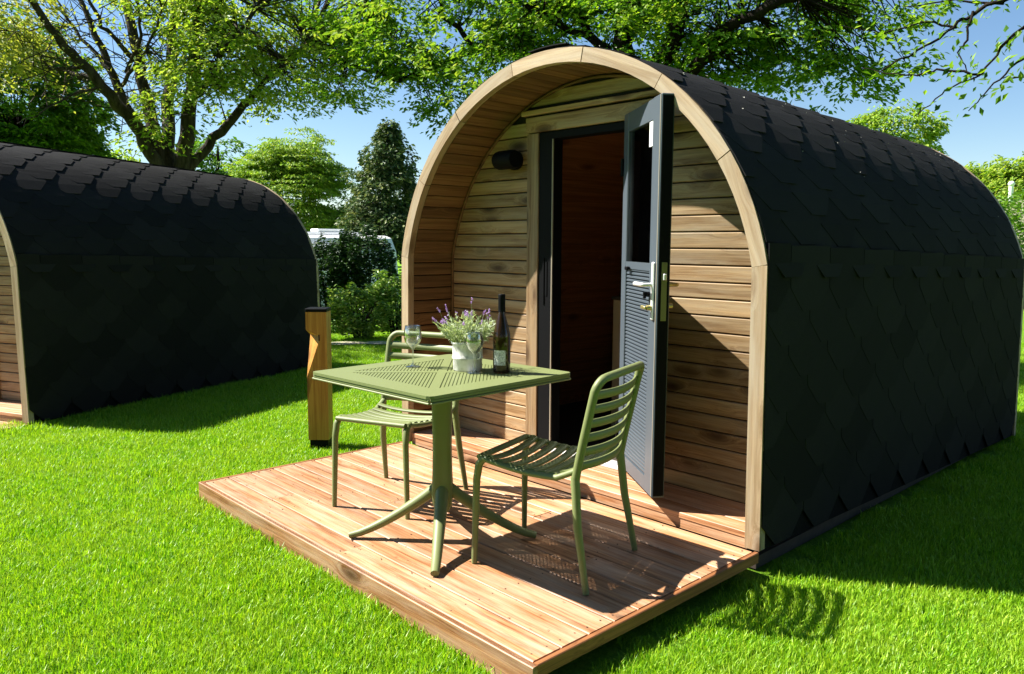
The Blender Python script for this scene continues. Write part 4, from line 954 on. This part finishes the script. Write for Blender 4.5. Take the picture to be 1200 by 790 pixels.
# dark tree belt that closes the view to the horizon
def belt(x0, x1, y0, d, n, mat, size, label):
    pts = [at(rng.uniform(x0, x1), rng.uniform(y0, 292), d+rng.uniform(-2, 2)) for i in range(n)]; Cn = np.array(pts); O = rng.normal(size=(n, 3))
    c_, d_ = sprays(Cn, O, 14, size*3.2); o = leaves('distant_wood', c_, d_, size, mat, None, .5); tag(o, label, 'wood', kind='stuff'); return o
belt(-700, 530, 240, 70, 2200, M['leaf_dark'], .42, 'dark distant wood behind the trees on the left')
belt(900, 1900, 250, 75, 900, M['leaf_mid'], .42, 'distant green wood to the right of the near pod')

# unseen wood added behind the camera and to the right to block sky light
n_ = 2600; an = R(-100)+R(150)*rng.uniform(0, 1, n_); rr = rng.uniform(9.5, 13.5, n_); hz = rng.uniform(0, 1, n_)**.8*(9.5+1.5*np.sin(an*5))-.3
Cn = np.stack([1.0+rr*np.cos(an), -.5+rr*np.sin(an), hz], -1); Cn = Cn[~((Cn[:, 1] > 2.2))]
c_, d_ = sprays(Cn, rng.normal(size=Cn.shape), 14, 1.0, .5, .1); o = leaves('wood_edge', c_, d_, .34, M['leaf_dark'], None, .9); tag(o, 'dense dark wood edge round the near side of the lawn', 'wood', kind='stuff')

# shrubs and hedge
def shrub(name, label, px_, py_, d, r, n, mat, size, nper, rad, cat='shrub', zc=None, group=None):
    b = gpt(px_, d); root = empty(name, b); tag(root, label, cat, group); B = np.array(b); c = np.array(A(px_, py_, d))-B
    cr, co2 = blob(n, c, r, .62); c_, d_ = sprays(cr, co2+np.array([0, 0, .4]), nper, rad, .3, .05); leaves('foliage', c_, d_+np.array([0, 0, .35]), size, mat, root, .8)['kind'] = 'stuff'
    mb = MB()
    for i in range(16):
        a = rng.uniform(0, 6.28); q = c+np.array([math.cos(a)*r[0]*.7, math.sin(a)*r[1]*.7, rng.uniform(-.2, .6)*r[2]]); mb.tube([(math.cos(a)*.08, math.sin(a)*.08, 0), tuple(q*.5+np.array([0, 0, .1])), tuple(q)], [.02, .014, .006], 5, caps=False)
    mb.build('stems', M['bark_dark'], root); return root
SG = 'bushes beyond the lawn'
shrub('shrub', 'glossy light green leafy shrub at the lawn edge, lower and left of its neighbour', 421, 362, 13.0, (.52, .45, .44), 300, M['leaf_shrub'], .075, 13, .13, group=SG)
shrub('shrub', 'yellowish green shrub with pale shoots hard against the near pod', 464, 354, 13.4, (.40, .4, .52), 250, M['leaf_shrub'], .075, 13, .13, group=SG)
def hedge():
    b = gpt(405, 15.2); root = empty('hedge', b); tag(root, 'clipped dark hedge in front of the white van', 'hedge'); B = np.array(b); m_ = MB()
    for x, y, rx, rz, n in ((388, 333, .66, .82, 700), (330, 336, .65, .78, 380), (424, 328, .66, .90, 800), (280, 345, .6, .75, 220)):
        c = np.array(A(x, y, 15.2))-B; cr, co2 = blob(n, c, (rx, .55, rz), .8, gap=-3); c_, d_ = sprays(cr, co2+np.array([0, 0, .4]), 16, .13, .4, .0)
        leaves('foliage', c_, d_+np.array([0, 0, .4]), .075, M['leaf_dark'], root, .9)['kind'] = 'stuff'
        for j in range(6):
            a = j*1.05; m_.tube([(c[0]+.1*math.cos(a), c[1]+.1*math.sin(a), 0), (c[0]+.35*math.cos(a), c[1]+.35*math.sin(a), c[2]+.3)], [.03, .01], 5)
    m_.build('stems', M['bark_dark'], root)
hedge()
shrub('hedge', 'dark green hedge glimpsed at the right edge beyond the near pod', 1215, 268, 24, (1.3, 1.2, 1.0), 420, M['leaf_mid'], .11, 16, .25, 'hedge')

# pale gravel strip between lawn and shrubs
a, b = np.array(gpt(200, 12.5)), np.array(gpt(560, 12.2)); q = (b-a)/np.linalg.norm(b-a); nrm = np.array([-q[1], q[0], 0]); m_ = MB(); vs = []
for i in range(30):
    p = a+(b-a)*i/29; w_ = .2+.05*math.sin(i*1.7)
    for s in (-1, 1): z = p+nrm*s*w_; vs.append((z[0], z[1], ground_z(z[0], z[1])+.045))
m_.add(vs, [(2*i, 2*i+2, 2*i+3, 2*i+1) for i in range(29)]); m_.build('gravel_path', M['gravel'])['kind'] = 'structure'

# white motorhome behind the hedge
vb = gpt(379, 19); van = empty('camper_van', vb); tag(van, 'white camper van parked behind the dark hedge', 'camper van'); van.rotation_euler.z = math.atan2(c_r[1], c_r[0])-R(46)
zr = at(440, 276.5, 19)[2]-vb[2]; VW = 3.6
body = [(-2.6, .35), (1.42, .35), (1.52, .8), (1.40, zr-.35), (1.22, zr-.06), (1.0, zr), (-2.4, zr), (-2.6, zr-.15)]
MB().prism(body, -1.05, 1.05, Matrix.Rotation(R(90), 4, 'X')).build('body', M['van'], van)
MB().cbox(-1.2, .45, -.8, .8, zr+.001, zr+.075, .03).build('roof_box', M['van'], van); MB().cbox(.02, .36, -.35, .35, zr+.076, zr+.15, .02).build('roof_vent', M['van'], van)
for x in (-1.9, -1.0): MB().cbox(x-.3, x+.3, -1.056, -1.051, .95, 1.35, .001).build('window', M['van_glass'], van)
for x in (-1.7, .9): MB().tube([(x, -1.06, .33), (x, -.85, .33)], .33, 20).build('wheel', M['black'], van)
MB().tube([(1.45, -1.0, zr-.7), (1.7, -1.15, zr-.7), (1.72, -1.15, zr-1.0)], .05, 6).build('mirror', M['van'], van)
vb = gpt(355, 17.6); car = empty('camper_van', vb); tag(car, 'white camper van mostly hidden, only its lower roof showing left of the other', 'camper van'); car.rotation_euler.z = math.atan2(c_r[1], c_r[0])-R(28)
zr = at(372, 285, 17.6)[2]-vb[2]; MB().prism([(-2.8, .35), (.62, .35), (.62, zr-.1), (.5, zr), (-2.5, zr), (-2.8, zr-.25)], -1, 1, Matrix.Rotation(R(90), 4, 'X')).build('body', M['van'], car)
MB().cbox(-.9, .2, -1.006, -1.001, 1.1, 1.5, .001).build('window', M['van_glass'], car); MB().tube([(-1.7, -1.06, .33), (-1.7, -.85, .33)], .33, 16).build('wheel', M['black'], car); MB().tube([(.1, -1.06, .33), (.1, -.85, .33)], .33, 16).build('wheel', M['black'], car)

# far right: pale low wall and a small white globe lamp
p0, p1 = at(1120, 240, 50), at(1420, 240, 50); d = Vector(p1-p0); L = d.length; d.normalize(); zt = at(1190, 233, 50)[2]
fwn = MB().box(0, L, -.1, .1, -3.2+zt*.0-0, 0, None).build('garden_wall', M['gravel'], None, frame(d, Z_.cross(d), Z_, (p0[0], p0[1], zt))); tag(fwn, 'long pale low wall beyond the near pod at the right edge', 'wall')
lb = at(1183.5, 240, 48); lp = empty('globe_lamp', (lb[0], lb[1], zt)); tag(lp, 'small white globe lamp on the pale wall far right', 'lamp')
rev('globe', [(0, .5), (.11, .54), (.17, .65), (.11, .76), (0, .80)], M['white_plastic'], lp, None, 14); MB().tube([(0, 0, -.3), (0, 0, .54)], .11, 8).build('pole', M['white_plastic'], lp)

# dry bits lying on the deck
m_ = MB(); DB = random.Random(11)
for i in range(150):
    x, y = DB.uniform(-1.25, 1.25), DB.uniform(-1.3, -.03); r_ = DB.uniform(.002, .007); a = DB.uniform(0, 6.28); l = r_*DB.uniform(1, 2.6)
    u = Vector((math.cos(a), math.sin(a), 0)); v = Vector((-u.y, u.x, 0)); c0 = Vector((x, y, .0035)); m_.add([c0-u*l, c0+v*r_*.4+Z_*.001, c0+u*l+Z_*.002, c0-v*r_*.4+Z_*.001], [(0, 3, 2, 1)])
tag(m_.build('dry_debris', plain('dry_debris', (.12, .075, .035), .9)), 'tiny dry bits scattered on the deck boards', 'debris', kind='stuff')

# specks of blossom on the near roof
m_ = MB(); SLOT = random.Random(5)
for i in range(70):
    s = S_TOP-abs(SLOT.gauss(.55, .35)) ; y = SLOT.uniform(.05, 3.6)**1.0
    if s > S_TOP-.02: continue
    x, z, nx, nz = half(s, -.021); r_ = SLOT.uniform(.0025, .0065); c0 = Vector((x, y, z+FALL*y)); u = Vector((-nz, 0, nx)); v = Y_
    a = SLOT.uniform(0, 6); m_.add([c0+u*r_*math.cos(a+t)+v*r_*math.sin(a+t)+Vector((nx, 0, nz))*(.004 if t in (0,) else 0) for t in (0, 1.3, 2.6, 3.9, 5.2)], [(0, 1, 2, 3, 4)])
o = m_.build('fallen_petals', M['petal']); tag(o, 'pale blossom specks scattered over the near pod roof', 'petals', kind='stuff')
